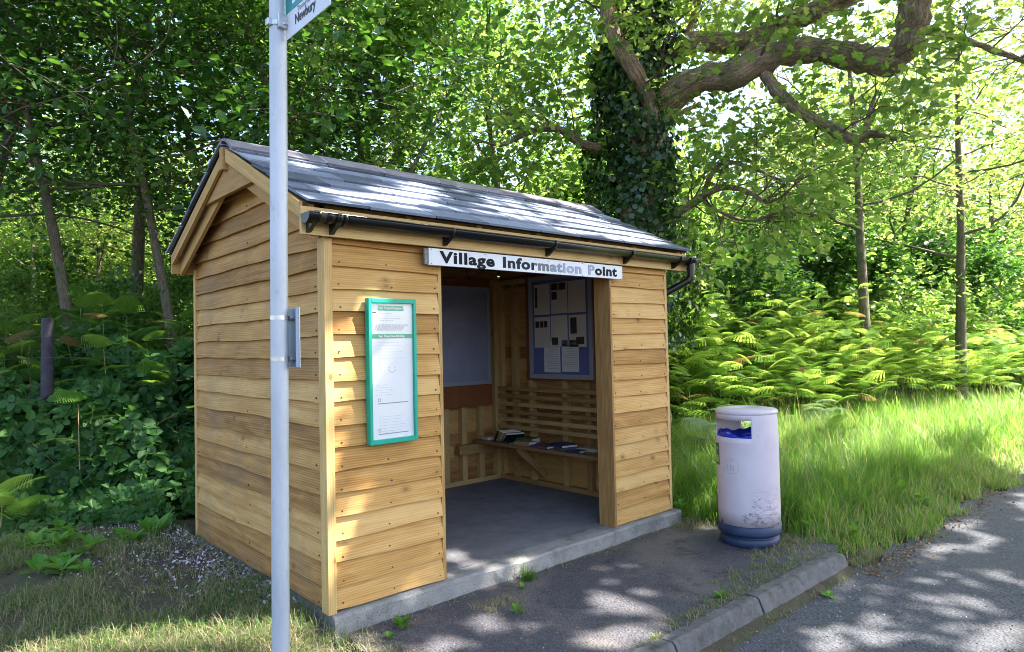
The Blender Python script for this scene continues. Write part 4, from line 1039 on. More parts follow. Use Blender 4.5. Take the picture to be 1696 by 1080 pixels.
# ---- ivy clad oak behind the shelter ---------------------------------
oak = thing('oak_tree', 'large old oak with ivy covered trunk and a thick crooked limb over the verge', 'tree', (5.75, 2.0, .1))
LIMBS = {
 'trunk': ([(5.82, 2.08, -.2), (5.77, 2.03, .79), (5.75, 2.01, 2.13), (5.70, 2.0, 3.39), (5.67, 1.99, 4.4), (5.73, 2.03, 5.36), (5.82, 2.05, 6.43), (5.9, 2.06, 7.78), (5.8, 2.1, 9.4)], [.52, .40, .36, .34, .32, .27, .23, .18, .08]),
 'limb': ([(5.68, 1.98, 3.95), (5.62, 1.77, 4.3), (5.64, 1.61, 4.59), (5.68, 1.3, 4.84), (5.77, .94, 4.95), (5.97, .63, 4.94), (6.13, .34, 5.08), (6.31, .04, 5.15), (6.55, -.3, 5.09), (6.77, -.63, 4.95), (7.04, -.88, 4.92), (7.08, -1.04, 5.17), (7.03, -1.14, 5.55), (6.95, -1.25, 6.35), (6.9, -1.6, 7.6), (7.1, -2.2, 9.0)], [.26, .25, .245, .235, .225, .235, .245, .22, .20, .195, .20, .215, .225, .21, .16, .06]),
 'limb2': ([(5.75, 2.0, 5.0), (6.05, 1.88, 5.48), (6.23, 1.44, 5.71), (6.51, 1.05, 5.66), (6.72, .73, 5.66), (6.99, .34, 5.85), (7.19, .02, 5.95), (7.55, -.31, 6.14), (8.2, -.8, 6.6)], [.20, .19, .185, .175, .17, .165, .155, .14, .08]),
 'link': ([(6.11, .5, 5.1), (6.3, .62, 5.28), (6.57, .66, 5.48), (6.87, .5, 5.7)], [.10, .09, .09, .08]),
 'left': ([(5.55, 1.72, 4.15), (5.44, 1.52, 4.52), (5.29, 1.51, 4.85), (5.07, 1.56, 5.16), (4.93, 1.68, 5.48), (4.86, 1.73, 5.79), (4.91, 1.8, 6.35), (4.7, 1.8, 7.4)], [.13, .125, .13, .14, .125, .12, .11, .05]),
 'down': ([(6.13, .34, 5.0), (6.19, .25, 4.78), (6.26, .11, 4.55), (6.35, -.1, 4.32), (6.47, -.34, 4.12), (6.59, -.57, 3.94), (6.64, -.75, 3.98), (6.75, -.98, 3.87)], [.10, .10, .105, .09, .085, .075, .055, .025]),
 'down2': ([(6.57, -.52, 3.96), (6.58, -.62, 3.86), (6.57, -.70, 3.76)], [.05, .03, .012]),
 'down3': ([(6.60, -.66, 3.95), (6.66, -.68, 4.1), (6.72, -.7, 4.27), (6.89, -.73, 4.56)], [.045, .04, .035, .015]),
 'low': ([(5.70, 1.95, 2.9), (5.81, 1.64, 3.22), (5.86, 1.33, 3.34), (5.86, 1.05, 3.46), (5.88, .76, 3.52), (6.02, .5, 3.43), (6.09, .31, 3.28), (6.2, .1, 3.35)], [.10, .08, .07, .055, .045, .04, .03, .012]),
 'low2': ([(5.86, 1.05, 3.46), (5.83, .93, 3.67), (5.88, .74, 3.84), (6.07, .44, 3.72), (6.26, .15, 3.54), (6.5, -.1, 3.6)], [.045, .038, .032, .028, .02, .01]),
 'low3': ([(5.86, 1.1, 3.44), (5.95, .9, 3.25), (6.2, .6, 3.1), (6.5, .3, 3.2), (6.9, .0, 3.15)], [.03, .028, .024, .018, .008]),
 'lowl': ([(5.6, 2.15, 3.95), (5.35, 2.28, 4.24), (5.06, 2.41, 4.32), (4.8, 2.5, 4.46), (4.55, 2.59, 4.48), (4.27, 2.71, 4.38), (4.03, 2.93, 4.24), (3.7, 3.1, 4.3)], [.09, .085, .075, .07, .06, .045, .035, .012]),
 'stub': ([(5.7, 1.8, 4.4), (5.83, 1.7, 4.57), (6.27, 1.7, 4.79), (6.7, 1.58, 5.01)], [.08, .075, .06, .03]),
 'up': ([(6.15, 1.7, 5.55), (6.25, 1.55, 5.77), (6.46, 1.48, 6.16), (6.58, 1.49, 6.64), (6.6, 1.4, 7.6)], [.085, .08, .075, .07, .03]),
 'farr': ([(7.06, -1.0, 5.3), (7.5, -1.4, 5.15), (8.0, -1.75, 5.0), (8.3, -2.1, 4.75), (8.9, -2.4, 4.7)], [.09, .08, .07, .05, .02]),
}
def smooth_path(pts, rad, m=4):
    P = np.array(pts, float); R_ = np.array(rad); out = []; ro = []
    for i in range(len(P)-1):
        p0, p1, p2, p3 = P[max(i-1, 0)], P[i], P[i+1], P[min(i+2, len(P)-1)]
        for k in range(m):
            t = k/m; out.append(.5*((2*p1)+(-p0+p2)*t+(2*p0-5*p1+4*p2-p3)*t*t+(-p0+3*p1-3*p2+p3)*t**3)); ro.append(R_[i]+(R_[i+1]-R_[i])*t)
    out.append(P[-1]); ro.append(R_[-1]); return out, ro
r_ = np.random.default_rng(5); mb = MB(); twP = []; twD = []; twmb = MB()
for nm, (pts, rad) in LIMBS.items():
    p, q = smooth_path(pts, rad, 5); q = [x*(1+.09*r_.normal()) for x in q]
    mb.tube([tuple(v) for v in p], [x*(.80 if nm != 'farr' else .5) for x in q], 18 if rad[0] > .1 else 9, lumpy=.10)
    mb.t = mb.t
    # side shoots with leaves
    p = np.array(p); L = len(p)
    nshoot = {'trunk': 26, 'limb': 10, 'limb2': 14, 'left': 8, 'low': 16, 'low2': 12, 'low3': 12, 'lowl': 14, 'down': 7, 'down3': 6, 'up': 12, 'farr': 14}.get(nm, 3)
    for i in range(nshoot):
        f = (.45 if nm == 'trunk' else .22)+(.78 if nm != 'trunk' else .55)*r_.random(); k = int(f*(L-1)); k = min(k, L-2)
        d0 = norm(p[k+1]-p[k]); d1 = rdir(r_, d0, r_.uniform(.6, 1.4)); d1[2] = d1[2]*.6+.1
        ln = r_.uniform(.5, 1.3)*(1.5 if nm in ('trunk',) else 1)
        sp, sd = wander(r_, p[k], d1, ln, 5, .28, .02); twmb.tube([tuple(v) for v in sp], [max(.006, min(.03, rad[0]*.12))*(1-.16*j) for j in range(6)], 5, cap=False)
        for j in range(5):
            q0 = sp[1+int(r_.random()*4.99)]; d2 = rdir(r_, norm(sd), r_.uniform(.3, 1.3)); wp, wd = wander(r_, q0, d2, r_.uniform(.25, .6), 3, .3, 0); twmb.tube([tuple(v) for v in wp], [.006, .005, .004, .003], 3, cap=False)
            for u in (2, 3): twP.append(wp[u]); twD.append(wd)
o = mb.build('trunk', B_OAK, oak)
twP = np.array(twP); twD = np.array(twD)
# the high crown that closes over the shelter, above the picture
for i in range(170):
    c0 = np.array([r_.uniform(.5, 6.8), r_.uniform(-2.4, 4.0), r_.uniform(9.0, 13.0)]); s0 = np.array([5.85, 2.05, r_.uniform(6.4, 8.8)])
    if i % 8 == 0:
        pp, qq = smooth_path([s0, (s0+c0)/2+[0, 0, .7], c0], [.09, .05, .012], 5); mb2 = twmb; mb2.tube([tuple(v) for v in pp], qq, 5, cap=False)
    for u in range(9):
        twP = np.concatenate([twP, (c0+r_.normal(size=3)*[.6, .6, .3])[None]]); twD = np.concatenate([twD, norm(r_.normal(size=(1, 3)))])
o = twmb.build('branches', B_TWIG, oak)
P, V, F, T = foliage(r_, twP, twD, 9, .17, .105, proto=(OAK_V, OAK_F), up=.55)
keep = cut_light(r_, P); q = shadow_xy(P, .2); keep &= (np.ones(len(P), bool))
V, F, T = thin(P, V, F, T, keep, len(OAK_V)); c = fastmesh('crown', V, F, T, L_OAK, oak, off=oak.location)
# ivy on the trunk
N = 15000; th = rs.random(N)*2*np.pi; zz = rs.random(N)**.8*6.6+1.5
tp = np.array([LIMBS['trunk'][0]])[0]; cx_ = np.interp(zz, tp[:, 2], tp[:, 0]); cy_ = np.interp(zz, tp[:, 2], tp[:, 1])
rad = np.interp(zz, [0, 1.5, 3, 4.2, 5.5, 8], [.75, .68, .60, .50, .52, .40])*(.72+.4*rs.random(N)+.22*np.sin(th*3+zz*1.7)+.14*np.sin(zz*4+th*2))
P = np.stack([cx_+np.cos(th)*rad, cy_+np.sin(th)*rad, zz], 1); out = np.stack([np.cos(th), np.sin(th), .25+0*th], 1)
nr = norm(out+rs.normal(size=(N, 3))*.35); ax = rs.normal(size=(N, 3))*.6+np.array([0, 0, -1.0])
IV = np.array([(0, 0, 0), (.25, .42, .03), (.55, .5, .0), (1, 0, -.05), (.55, -.5, .0), (.25, -.42, .03)])
V, F = instance(IV, LEAF_F, frames(ax, nr, .075*(.7+.6*rs.random(N))), P)
ivy = fastmesh('ivy', V, F, np.repeat(rs.random(N), 6), L_IVY, oak, off=oak.location)

# ---- tall roadside oak outside the frame to the right whose crown shades the shelter ------------
def canopy():
    r = np.random.default_rng(31); t = thing('roadside_tree', 'tall tree across the road whose crown hangs over the pavement', 'tree', (8.5, -11.2, -.2))
    mb = MB(); p, q = smooth_path([(8.5, -11.2, -.4), (8.5, -11.0, 2.5), (8.4, -10.6, 5), (8.3, -9.6, 8), (8.1, -8.4, 10.5), (7.8, -7.2, 13)], [.5, .4, .36, .3, .2, .08], 4)
    mb.tube([tuple(v) for v in p], q, 12, lumpy=.08)
    P = []; Dv = []
    N = 420
    c = np.stack([r.uniform(2.2, 15.5, N), r.uniform(-11.5, -2.2, N), r.uniform(8.6, 13.5, N)], 1)
    for k in range(26):
        tgt = c[r.integers(N)]; s = np.array([8.4, -10.6, 5])+(np.array([8.1, -8.4, 10.5])-np.array([8.4, -10.6, 5]))*r.random()
        mid = (s+tgt)/2+r.normal(size=3)*.5+np.array([0, 0, .6]); pp, qq = smooth_path([s, mid, tgt], [.13, .07, .02], 5); mb.tube([tuple(v) for v in pp], qq, 6)
    tr = mb.build('trunk', B_OAK, t)
    per = 210
    P = np.repeat(c, per, 0)+r.normal(size=(N*per, 3))*np.array([.62, .62, .35])
    keep = cut_light(r, P)
    P = P[keep]
    V, F = instance(OAK_V, OAK_F, leafcloud(r, P, .20, up=.7), P)
    fastmesh('crown', V, F, np.repeat(r.random(len(P)), len(OAK_V)), L_OAK, t, off=t.location)
canopy()

# ---- woodland -------------------------------------------------------------------------
def pos(px, d):
    """ground position seen in the photograph's column px at depth d"""
    q = CAM+(_fw+_rt*(px-848)/1119.78)*d; return np.array([q[0], q[1], float(hgt(q[0], q[1]))-.05])
def make_proto(seed, leaf, bark, per, spread, size, tint=(0, 1), proto=(LEAF_V, LEAF_F), **kw):
    up_, flat_, dr_ = kw.pop('lup', .6), kw.pop('lflat', .7), kw.pop('ldroop', .25)
    sk, TP, TD = grow_tree(seed, **kw); r = np.random.default_rng(seed+100)
    P, V, F, T = foliage(r, TP, TD, per, spread, size, tint, proto, up_, flat_, dr_); return (sk, V, F, T, bark, leaf)
PR = {}
PR['hazel'] = [make_proto(s_, L_DARK, B_GREY, 10, .22, .085, H=7.6, R=3.5, base=.40, tr=.085, limbs=14, up=.22, sub=6, twig=5, shape='wide', lup=.75, lflat=.35) for s_ in (1, 2)]
PR['wood'] = [make_proto(s_, L_WOOD, B_GREY, 5, .28, .125, H=10, R=3.3, base=.28, tr=.14, limbs=15, up=.35, sub=6, twig=4, lup=.6, lflat=.55) for s_ in (11, 12, 13)]
PR['light'] = [make_proto(s_, L_OAK, B_GREY, 7, .24, .125, (.35, 1), (OAK_V, OAK_F), H=9.5, R=3.2, base=.33, tr=.125, limbs=13, up=.3, sub=5, twig=4, lup=.6, lflat=.45, wob=.018) for s_ in (21, 22)]
PR['slim'] = [make_proto(s_, L_WOOD, B_GREY, 6, .22, .095, H=8.6, R=1.9, base=.36, tr=.07, limbs=12, up=.55, sub=5, twig=4, lean=ln_, lup=.5) for s_, ln_ in ((31, (.10, -.03)), (32, (.17, -.06)))]
PR['far'] = [make_proto(s_, L_WOOD, B_GREY, 10, .55, .27, (.25, 1), H=14, R=5.0, base=.12, tr=.2, limbs=16, up=.35, sub=5, twig=4, twigL=.9, lup=.5) for s_ in (41, 42)]
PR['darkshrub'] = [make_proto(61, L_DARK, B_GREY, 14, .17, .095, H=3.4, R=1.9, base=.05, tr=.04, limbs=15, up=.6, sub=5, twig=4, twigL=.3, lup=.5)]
PR['shrub'] = [make_proto(s_, L_WOOD, B_GREY, 9, .16, .085, H=2.7, R=1.5, base=.06, tr=.035, limbs=13, up=.6, sub=5, twig=4, twigL=.3, lup=.5) for s_ in (51, 52)]
made = {}; tr_ = random.Random(2)
def plant(kind, var, name, label, cat, p, rz=None, s_=1.0, group=None, names=('trunk', 'crown')):
    k = (kind, var); rz = tr_.uniform(0, 6.28) if rz is None else rz
    if k not in made:
        sk, V, F, T, bark, leaf = PR[kind][var]; t = put_tree(name, label, cat, p, sk, V, F, T, bark, leaf, group, names); t.rotation_euler = (0, 0, rz); t.scale = (s_, s_, s_); made[k] = t
        return t
    t = copy_thing(made[k], tuple(p), rz, s_, label)
    t.name = name; t['category'] = cat
    if group: t['group'] = group
    elif 'group' in t: del t['group']
    return t
G1 = 'hazels hanging over the fence on the left'
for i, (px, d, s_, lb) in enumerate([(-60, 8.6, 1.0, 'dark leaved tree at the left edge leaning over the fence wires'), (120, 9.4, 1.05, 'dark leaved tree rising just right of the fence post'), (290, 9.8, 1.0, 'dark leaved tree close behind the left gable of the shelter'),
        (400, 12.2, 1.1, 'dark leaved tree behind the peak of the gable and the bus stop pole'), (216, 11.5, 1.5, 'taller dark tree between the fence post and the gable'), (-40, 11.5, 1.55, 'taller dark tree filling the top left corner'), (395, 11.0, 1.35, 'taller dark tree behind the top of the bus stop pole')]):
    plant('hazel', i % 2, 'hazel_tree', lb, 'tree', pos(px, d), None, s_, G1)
q = pos(478, 9.7); plant('slim', 0, 'slim_tree', 'slim leaning tree rising behind the ridge just right of the bus stop pole', 'tree', (2.05, 5.2, .75), 0, 1.0)
plant('slim', 1, 'slim_tree', 'forked slim tree rising behind the ridge, second right of the bus stop pole', 'tree', (2.4, 4.85, .7), .2, .92)
G2 = 'woodland trees behind the shelter'
for i, (px, d, s_, lb) in enumerate([(620, 12.5, .8, 'green tree right of the two slim leaning trees above the ridge'), (780, 15, .85, 'green tree above the middle of the roof ridge'), (880, 13, .8, 'green tree just left of the ivy covered oak'), (560, 25, 1.1, 'pale tree farther back behind the two slim leaning trees'), (250, 27, 1.2, 'pale sunlit tree far behind the dark trees on the left')]):
    plant('wood', i % 3, 'woodland_tree', lb, 'tree', pos(px, d), None, s_, G2)
def own_tree(var, name, label, p, rz):
    sk, V, F, T, bark, leaf = PR['light'][var]; c, s_ = math.cos(rz), math.sin(rz); Rz = np.array([[c, -s_, 0], [s_, c, 0], [0, 0, 1]])
    m = len(OAK_V); Pw = V[::m]@Rz.T+np.array(p); q = shadow_xy(Pw, 1.4); r = np.random.default_rng(3)
    lit = (q[:, 1] < 6) & (q[:, 0] > 8.3); keep = ~(lit & (r.random(len(Pw)) < .25)) & (Pw[:, 2] > 3.2); V2, F2, T2 = thin(Pw, V, F, T, keep, m)
    t = put_tree(name, label, 'tree', p, sk, V2, F2, T2, bark, leaf); t.rotation_euler = (0, 0, rz)
own_tree(0, 'slender_tree', 'slender straight trunked tree standing in the bracken above and right of the litter bin', (12.97, 1.72, .35), .4)
own_tree(1, 'slender_tree', 'slender straight trunked tree standing in the bracken nearest the right edge', (15.59, .78, .3), 2.0)
G3 = 'bright trees beyond the bracken'
for i, (px, d, s_, lb) in enumerate([(1470, 20, .95, 'sunlit tree just right of the first slender trunk above the bracken'), (1640, 24, 1.15, 'sunlit tree just right of the second slender trunk'), (1340, 19, .95, 'sunlit tree beyond the bracken straight above the litter bin'), (1380, 26, 1.0, 'sunlit tree just left of the first slender trunk'), (1520, 29, 1.0, 'sunlit tree between the two slender trunks'), (1680, 38, 1.2, 'sunlit tree at the right edge beyond the second slender trunk')]):
    plant('light' if i % 2 else 'wood', i % 2, 'woodland_tree', lb, 'tree', pos(px, d), None, s_, G3)
for px, d, s_, lb in ((-60, 17, .62, 'sunlit small tree seen under the dark boughs at the left edge'), (60, 18.5, .7, 'sunlit small tree seen behind the fence post under the dark boughs'), (170, 17, .6, 'sunlit small tree seen under the dark boughs halfway to the gable'), (270, 18.5, .65, 'sunlit small tree seen just left of the gable'), (360, 20, .7, 'sunlit small tree hidden mostly behind the gable peak')):
    plant('light', px//10 % 2, 'small_tree', lb, 'tree', pos(px, d), None, s_, G3+' and on the left')
for px, d, s_ in ((30, 10.5, .55), (180, 10.8, .55), (300, 11.2, .6)):
    plant('shrub', 0 if px % 2 else 1, 'bush', 'leafy bush growing just behind the wire fence on the left', 'bush', pos(px, d), None, s_, 'bushes behind the wire fence', ('stem', 'foliage'))
G4 = 'far trees closing the wood'; fr = random.Random(8)
for px in range(-330, 2100, 110):
    for k, d in enumerate((33, 46)):
        plant('far', (px//110+k) % 2, 'distant_tree', 'distant tree closing the view through the wood', 'tree', pos(px+fr.uniform(-60, 60), d+fr.uniform(-4, 4)), None, fr.uniform(.45, .75), G4)
G5 = 'bushes growing under the trees'
for i in range(58):
    px = -250+i*38+fr.uniform(-30, 30); d = fr.choice([13, 16, 20, 25])+fr.uniform(-1.5, 1.5)
    p = pos(px, d)
    if p[1] < 3.2-.05*p[0] and p[0] > 3: p = pos(px, d+6)
    if p[1] < 1.0 or (px < 420 and d < 18.5): continue
    plant('shrub', i % 2, 'bush', 'leafy bush growing under the trees of the wood', 'bush', p, None, fr.uniform(.9, 1.7), G5, ('stem', 'foliage'))

for px, d, s_ in ((1255, 17, 1.0), (1330, 16.5, 1.1), (1400, 18, 1.0), (1500, 19, 1.15), (1570, 21, 1.1), (1180, 14, .9), (700, 17, 1.0), (900, 18, 1.0)):  # added dark clumps, leaf colour standing for the shaded gap behind the trunks
    plant('darkshrub', 0, 'dark_bush', 'dark bush added to deepen the shade under the trees behind the bracken', 'bush', pos(px, d), None, s_, 'dark bushes behind the bracken', ('stem', 'foliage'))

# ---- bracken ----------------------------------------------------------------------------
def frond(npair, npin):
    V = []; F = []
    def quad(a, b, c, d):
        k = len(V); V.extend([a, b, c, d]); F.append((k, k+1, k+2, k+3))
    arch = lambda t: np.array([t*(1-.12*t*t), 0, .10*t-.42*t*t])
    for i in range(npair):
        t = .10+.88*i/(npair-1)*1.0; L = .40*math.sin(math.pi*min(1, (1-t)*.62+.06))**.8*1.05 if t > .12 else .30
        L = .46*(1-t)**.72+.015
        for sgn in (1, -1):
            b0 = arch(t); dv = norm(np.array([.42, sgn*1.0, -.05])); side = norm(np.array([1.0, -sgn*.42, -.25]))
            if npin == 0:
                w_ = .022*(1-t)+.012; tip = b0+dv*L+np.array([0, 0, -.2*L]); m1 = b0+dv*L*.35+side*w_*.7; m2 = b0+dv*L*.35-side*w_*.7; quad(b0, m1, tip, m2)
            else:
                for j in range(npin):
                    u = (j+.6)/npin; c0 = b0+dv*L*u+np.array([0, 0, -.22*L*u*u]); l = (.052+.02*(1-t))*(1-u)**.75+.010; hw = L/npin*.36
                    for s2 in (1, -1):
                        e = side*s2*l+dv*l*.35; quad(c0-dv*hw, c0-dv*hw*.7+e*.7, c0+e, c0+dv*hw)
        if i < npair-1:
            n_ = arch(.10+.88*(i+1)/(npair-1)); quad(b0+[0, .006, 0], b0-[0, .006, 0], n_-[0, .004, 0], n_+[0, .004, 0])
    return np.array(V, float), np.array(F)
FR_HD, FR_MD, FR_LD = frond(17, 8), frond(14, 4), frond(20, 0)
def bracken(r, XY, Hs, nf, proto, size=(.5, .8), tint=(0, .9), up0=.55):
    """returns frond mesh data and stem lines"""
    Rr = []; Tt = []; tn = []; stems = []
    for (x, y), h in zip(XY, Hs):
        z = float(hgt(x, y)); ln = r.normal(size=2)*.10; a0 = r.random()*6.28; tb = r.random()
        top = np.array([x+ln[0]*h, y+ln[1]*h, z+h*.93]); stems.append((np.array([x, y, z-.03]), top))
        for k in range(nf):
            u = .45+.55*(k/(nf-1)); p = stems[-1][0]*(1-u)+top*u; a = a0+k*2.3+r.normal()*.25; el = up0*(.35+.8*u)+r.normal()*.15
            ax = np.array([[math.cos(a)*math.cos(el), math.sin(a)*math.cos(el), math.sin(el)]]); L = r.uniform(*size)*(1.15-.35*u)
            nrm = np.array([[0, 0, 1.0]])+r.normal(size=(1, 3))*.12; fr_ = frames(ax, nrm-ax*(nrm@ax[0])[:, None], np.array([L])); Rr.append(fr_[0]); Tt.append(p); tn.append(np.clip(tint[0]+(tint[1]-tint[0])*(.5*tb+.5*r.random()), 0, 1) if r.random() > .03 else 1.0)
    V, F = instance(proto[0], proto[1], np.array(Rr), np.array(Tt)); return V, F, np.repeat(tn, len(proto[0])), stems
def stem_mb(stems, rad=.006):
    mb = MB()
    for a, b in stems: mb.tube([a, (a+b)/2+(b-a)*0, b], [rad, rad*.8, rad*.4], 4, cap=False)
    return mb
r = np.random.default_rng(61); XY = []; Hs = []
def yfront(x): return float(np.interp(x, [3.8, 5, 7, 10, 14, 20, 28], [2.1, 2.0, 1.8, 1.4, .8, .2, -.2]))
while len(XY) < 1000:
    x = 4.0+24*r.random()**1.15; e = 4.6*r.random()**1.4; y = yfront(x)+e+r.normal()*.18
    if (x-5.75)**2+(y-2)**2 < .5: continue
    XY.append((x, y)); Hs.append((.75+.75*min(1, e/1.0))*r.uniform(.85, 1.25)*(1.25 if x < 8 else 1.45))
XY = np.array(XY); Hs = np.array(Hs); nearm = XY[:, 0] < 15
V1, F1, T1, s1 = bracken(r, XY[nearm], Hs[nearm], 8, FR_MD, (.38, .62), (.2, .92))
V2, F2, T2, s2 = bracken(r, XY[~nearm], Hs[~nearm], 7, FR_LD, (.5, .8), (.2, .92))
bk = fastmesh('bracken', np.concatenate([V1, V2]), np.concatenate([F1, F2+len(V1)]), np.concatenate([T1, T2]), L_FERN); tag(bk, 'bank of bright green bracken along the back of the verge', 'bracken', kind='stuff')
st_ = stem_mb(s1+s2).build('bracken_stems', L_STEM); tag(st_, 'thin green stems holding up the bracken bank', 'bracken', kind='stuff')
XY = []; Hs = []
while len(XY) < 120:
    x = -4.5+5.6*r.random(); b = 4.5-.85*max(-3, min(2, x)); e = .7+2.2*r.random(); XY.append((x, b+e)); Hs.append(r.uniform(.8, 1.35)+.35*max(0, 1-abs(e-1.4)))
V1, F1, T1, s1 = bracken(r, XY, Hs, 7, FR_HD, (.38, .62), (0, .35))  # low tint range puts the shade over this bracken into its frond colour
bk = fastmesh('shaded_bracken', V1, F1, T1, L_FERN); tag(bk, 'shade darkened green bracken growing through the fence and brambles on the left', 'bracken', kind='stuff')
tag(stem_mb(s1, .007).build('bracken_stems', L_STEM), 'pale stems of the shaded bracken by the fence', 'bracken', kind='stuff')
def fern(label, x, y, h, nf, size, mat, tint=(0, .9), up0=.5, lift=0):
    V, F, T, st = bracken(np.random.default_rng(int(abs(x*100)+abs(y*10))), [(x, y)], [h], nf, FR_HD, size, tint, up0)
    z = float(hgt(x, y)); t = thing('fern', label, 'fern', (x, y, z)); c = fastmesh('frond', V, F, T, mat, t, off=(x, y, z)); o = stem_mb(st, .007).build('stem', L_STRAWSTEM, t); return t
fern('fern with pale stem arching out above the brambles below the fence post', -.50, 4.55, 1.15, 4, (.5, .6), L_FERN, (.2, .5))
fern('bright young fern at the left edge just above the grass', -1.22, 4.0, .38, 7, (.45, .6), L_FERN, (.5, .9), .8)
fern('tall fern with a single lit frond beside the rear corner of the shelter', -.05, 5.3, 1.5, 5, (.5, .65), L_FERN, (.3, .7))
fern('silvery green fern leaning over the grass behind the litter bin', 5.6, .95, .62, 7, (.5, .7), L_SILVER, (.2, 1), .4)
fern('silvery green fern farther back beyond the litter bin', 6.9, 1.25, .62, 7, (.55, .75), L_SILVER, (.2, 1), .4)
fern('silvery fern in the lit grass midway along the bracken bank', 8.8, 1.1, .6, 6, (.5, .7), L_SILVER, (.2, 1), .4)
fern('low green fern standing alone in the middle of the verge grass', 7.9, .35, .35, 6, (.35, .5), L_FERN, (.1, .5), .9)

# ---- brambles -----------------------------------------------------------------------------
def bramble(name, label, N, xr, base, ht, dep, seed, mat=L_BRAMBLE, size=.092, tint=(0, 1)):
    r = np.random.default_rng(seed); x = xr[0]+(xr[1]-xr[0])*r.random(N); e = r.random(N)**1.1*dep; y = np.array([base(v) for v in x])+e
    lump = .8+.35*np.sin(x*2.1+seed)*np.sin(e*3+x)+.12*np.sin(x*5+2)
    top = ht*np.sqrt(np.clip(e/dep*1.5, 0, 1))*lump; z = hgt(x, y)+top*(1-.75*r.random(N)**2.6)+.03; P = np.stack([x, y+r.normal(size=N)*.06, z], 1)
    # three leaflets on every leaf
    nr = norm(np.array([-.12, -.55, .75])+r.normal(size=(N, 3))*.33); a = r.normal(size=(N, 3)); a[:, 2] -= .3
    fr0 = frames(a, nr, size*(.65+.7*r.random(N))); c, s_ = math.cos(1.25), math.sin(1.25)
    BV = np.concatenate([LEAF_V*[1, 1.05, 1]+[.25, 0, 0], (LEAF_V*.85)@np.array([[c, s_, 0], [-s_, c, 0], [0, 0, 1]]), (LEAF_V*.85)@np.array([[c, -s_, 0], [s_, c, 0], [0, 0, 1]])]); BF = np.concatenate([LEAF_F, LEAF_F+6, LEAF_F+12])
    V, F = instance(BV, BF, fr0, P); t = tint[0]+(tint[1]-tint[0])*(.45*(.5+.5*np.sin(x*3)*np.sin(z*5))+.55*r.random(N)); o = fastmesh(name, V, F, np.repeat(t, 18), mat); tag(o, label, 'brambles', kind='stuff')
    mb = MB()
    for k in range(int(N/130)):
        i = r.integers(N); p, d = wander(r, P[i]-[0, 0, .25], norm(r.normal(size=3)*[1, .6, .5]+[0, -.2, .3]), r.uniform(.5, 1.2), 6, .2, -.08); mb.tube([tuple(v) for v in p], [.004, .004, .0035, .003, .003, .002, .0015], 4, cap=False)
    tag(mb.build(name+'_stems', B_TWIG), 'thin arching stems inside the '+label, 'brambles', kind='stuff')
bramble('brambles', 'dark bramble thicket on the bank left of the shelter', 10500, (-5.0, 1.6), lambda x: 4.0-.80*max(-3, min(2, x)), 1.35, 2.2, 3, size=.12)
bramble('undergrowth', 'shaded bramble undergrowth behind the right corner of the shelter', 10000, (3.72, 8.2), lambda x: 1.75+.25*math.sin(x*2)+.12*(x-3.7), 1.75, 1.9, 4, tint=(.0, .75), size=.085)
bramble('low_brambles', 'low creeping brambles between the wood chippings and the bank', 1500, (-2.6, .0), lambda x: 3.05-.80*x, .22, 1.0, 6, size=.085, tint=(.3, 1))

# ---- grass --------------------------------------------------------------------------------
def blades(r, x, y, z, L, w_, bend, az=None):
    N = len(x); az = r.random(N)*2*np.pi if az is None else az; L = L*(.55+.75*r.random(N)); bd = bend*(.3+1.1*r.random(N)); ss = np.array([0, .4, .75, 1.0])
    dx, dy = np.cos(az), np.sin(az); px_, py_ = -dy, dx; V = np.zeros((N, 8, 3)); wf = [1, .85, .55, .12]
    for k, s_ in enumerate(ss):
        hor = bd*s_**1.8; ver = s_*(1-.45*np.clip(bd, 0, 1.3)*s_**1.5); cx = x+dx*hor*L; cy = y+dy*hor*L; cz = z+ver*L
        for m, sg in ((0, 1), (1, -1)):
            V[:, 2*k+m, 0] = cx+px_*w_*wf[k]*sg/2; V[:, 2*k+m, 1] = cy+py_*w_*wf[k]*sg/2; V[:, 2*k+m, 2] = cz
    f = np.array([(0, 1, 3, 2), (2, 3, 5, 4), (4, 5, 7, 6)]); F = (f[None]+(np.arange(N)*8)[:, None, None]).reshape(-1, 4); return V.reshape(-1, 3), F
def tufts(r, n, per, xr, yr_, ok, spread=.06):
    x = xr[0]+(xr[1]-xr[0])*r.random(n); y = yr_[0]+(yr_[1]-yr_[0])*r.random(n); m = ok(x, y); x, y = x[m], y[m]; tb = r.random(len(x)); hb = .5+1.0*r.random(len(x))
    x = np.repeat(x, per)+r.normal(size=len(x)*per)*spread; y = np.repeat(y, per)+r.normal(size=len(y)*per)*spread; return x, y, np.repeat(tb, per), np.repeat(hb, per)
def verge_ok(x, y): return (y > -1.52+.12*np.sin(x*2.1)+.06*np.sin(x*7)-.06*(x > 6)) & ((x > 3.80+.07*np.sin(y*9)) | (y > .12)) & (x > 3.64) & (y < np.interp(x, [3.8, 5, 7, 10, 14, 20, 28], [2.1, 2.0, 1.8, 1.4, .8, .2, -.2])+.7)
r = np.random.default_rng(91); parts_ = []
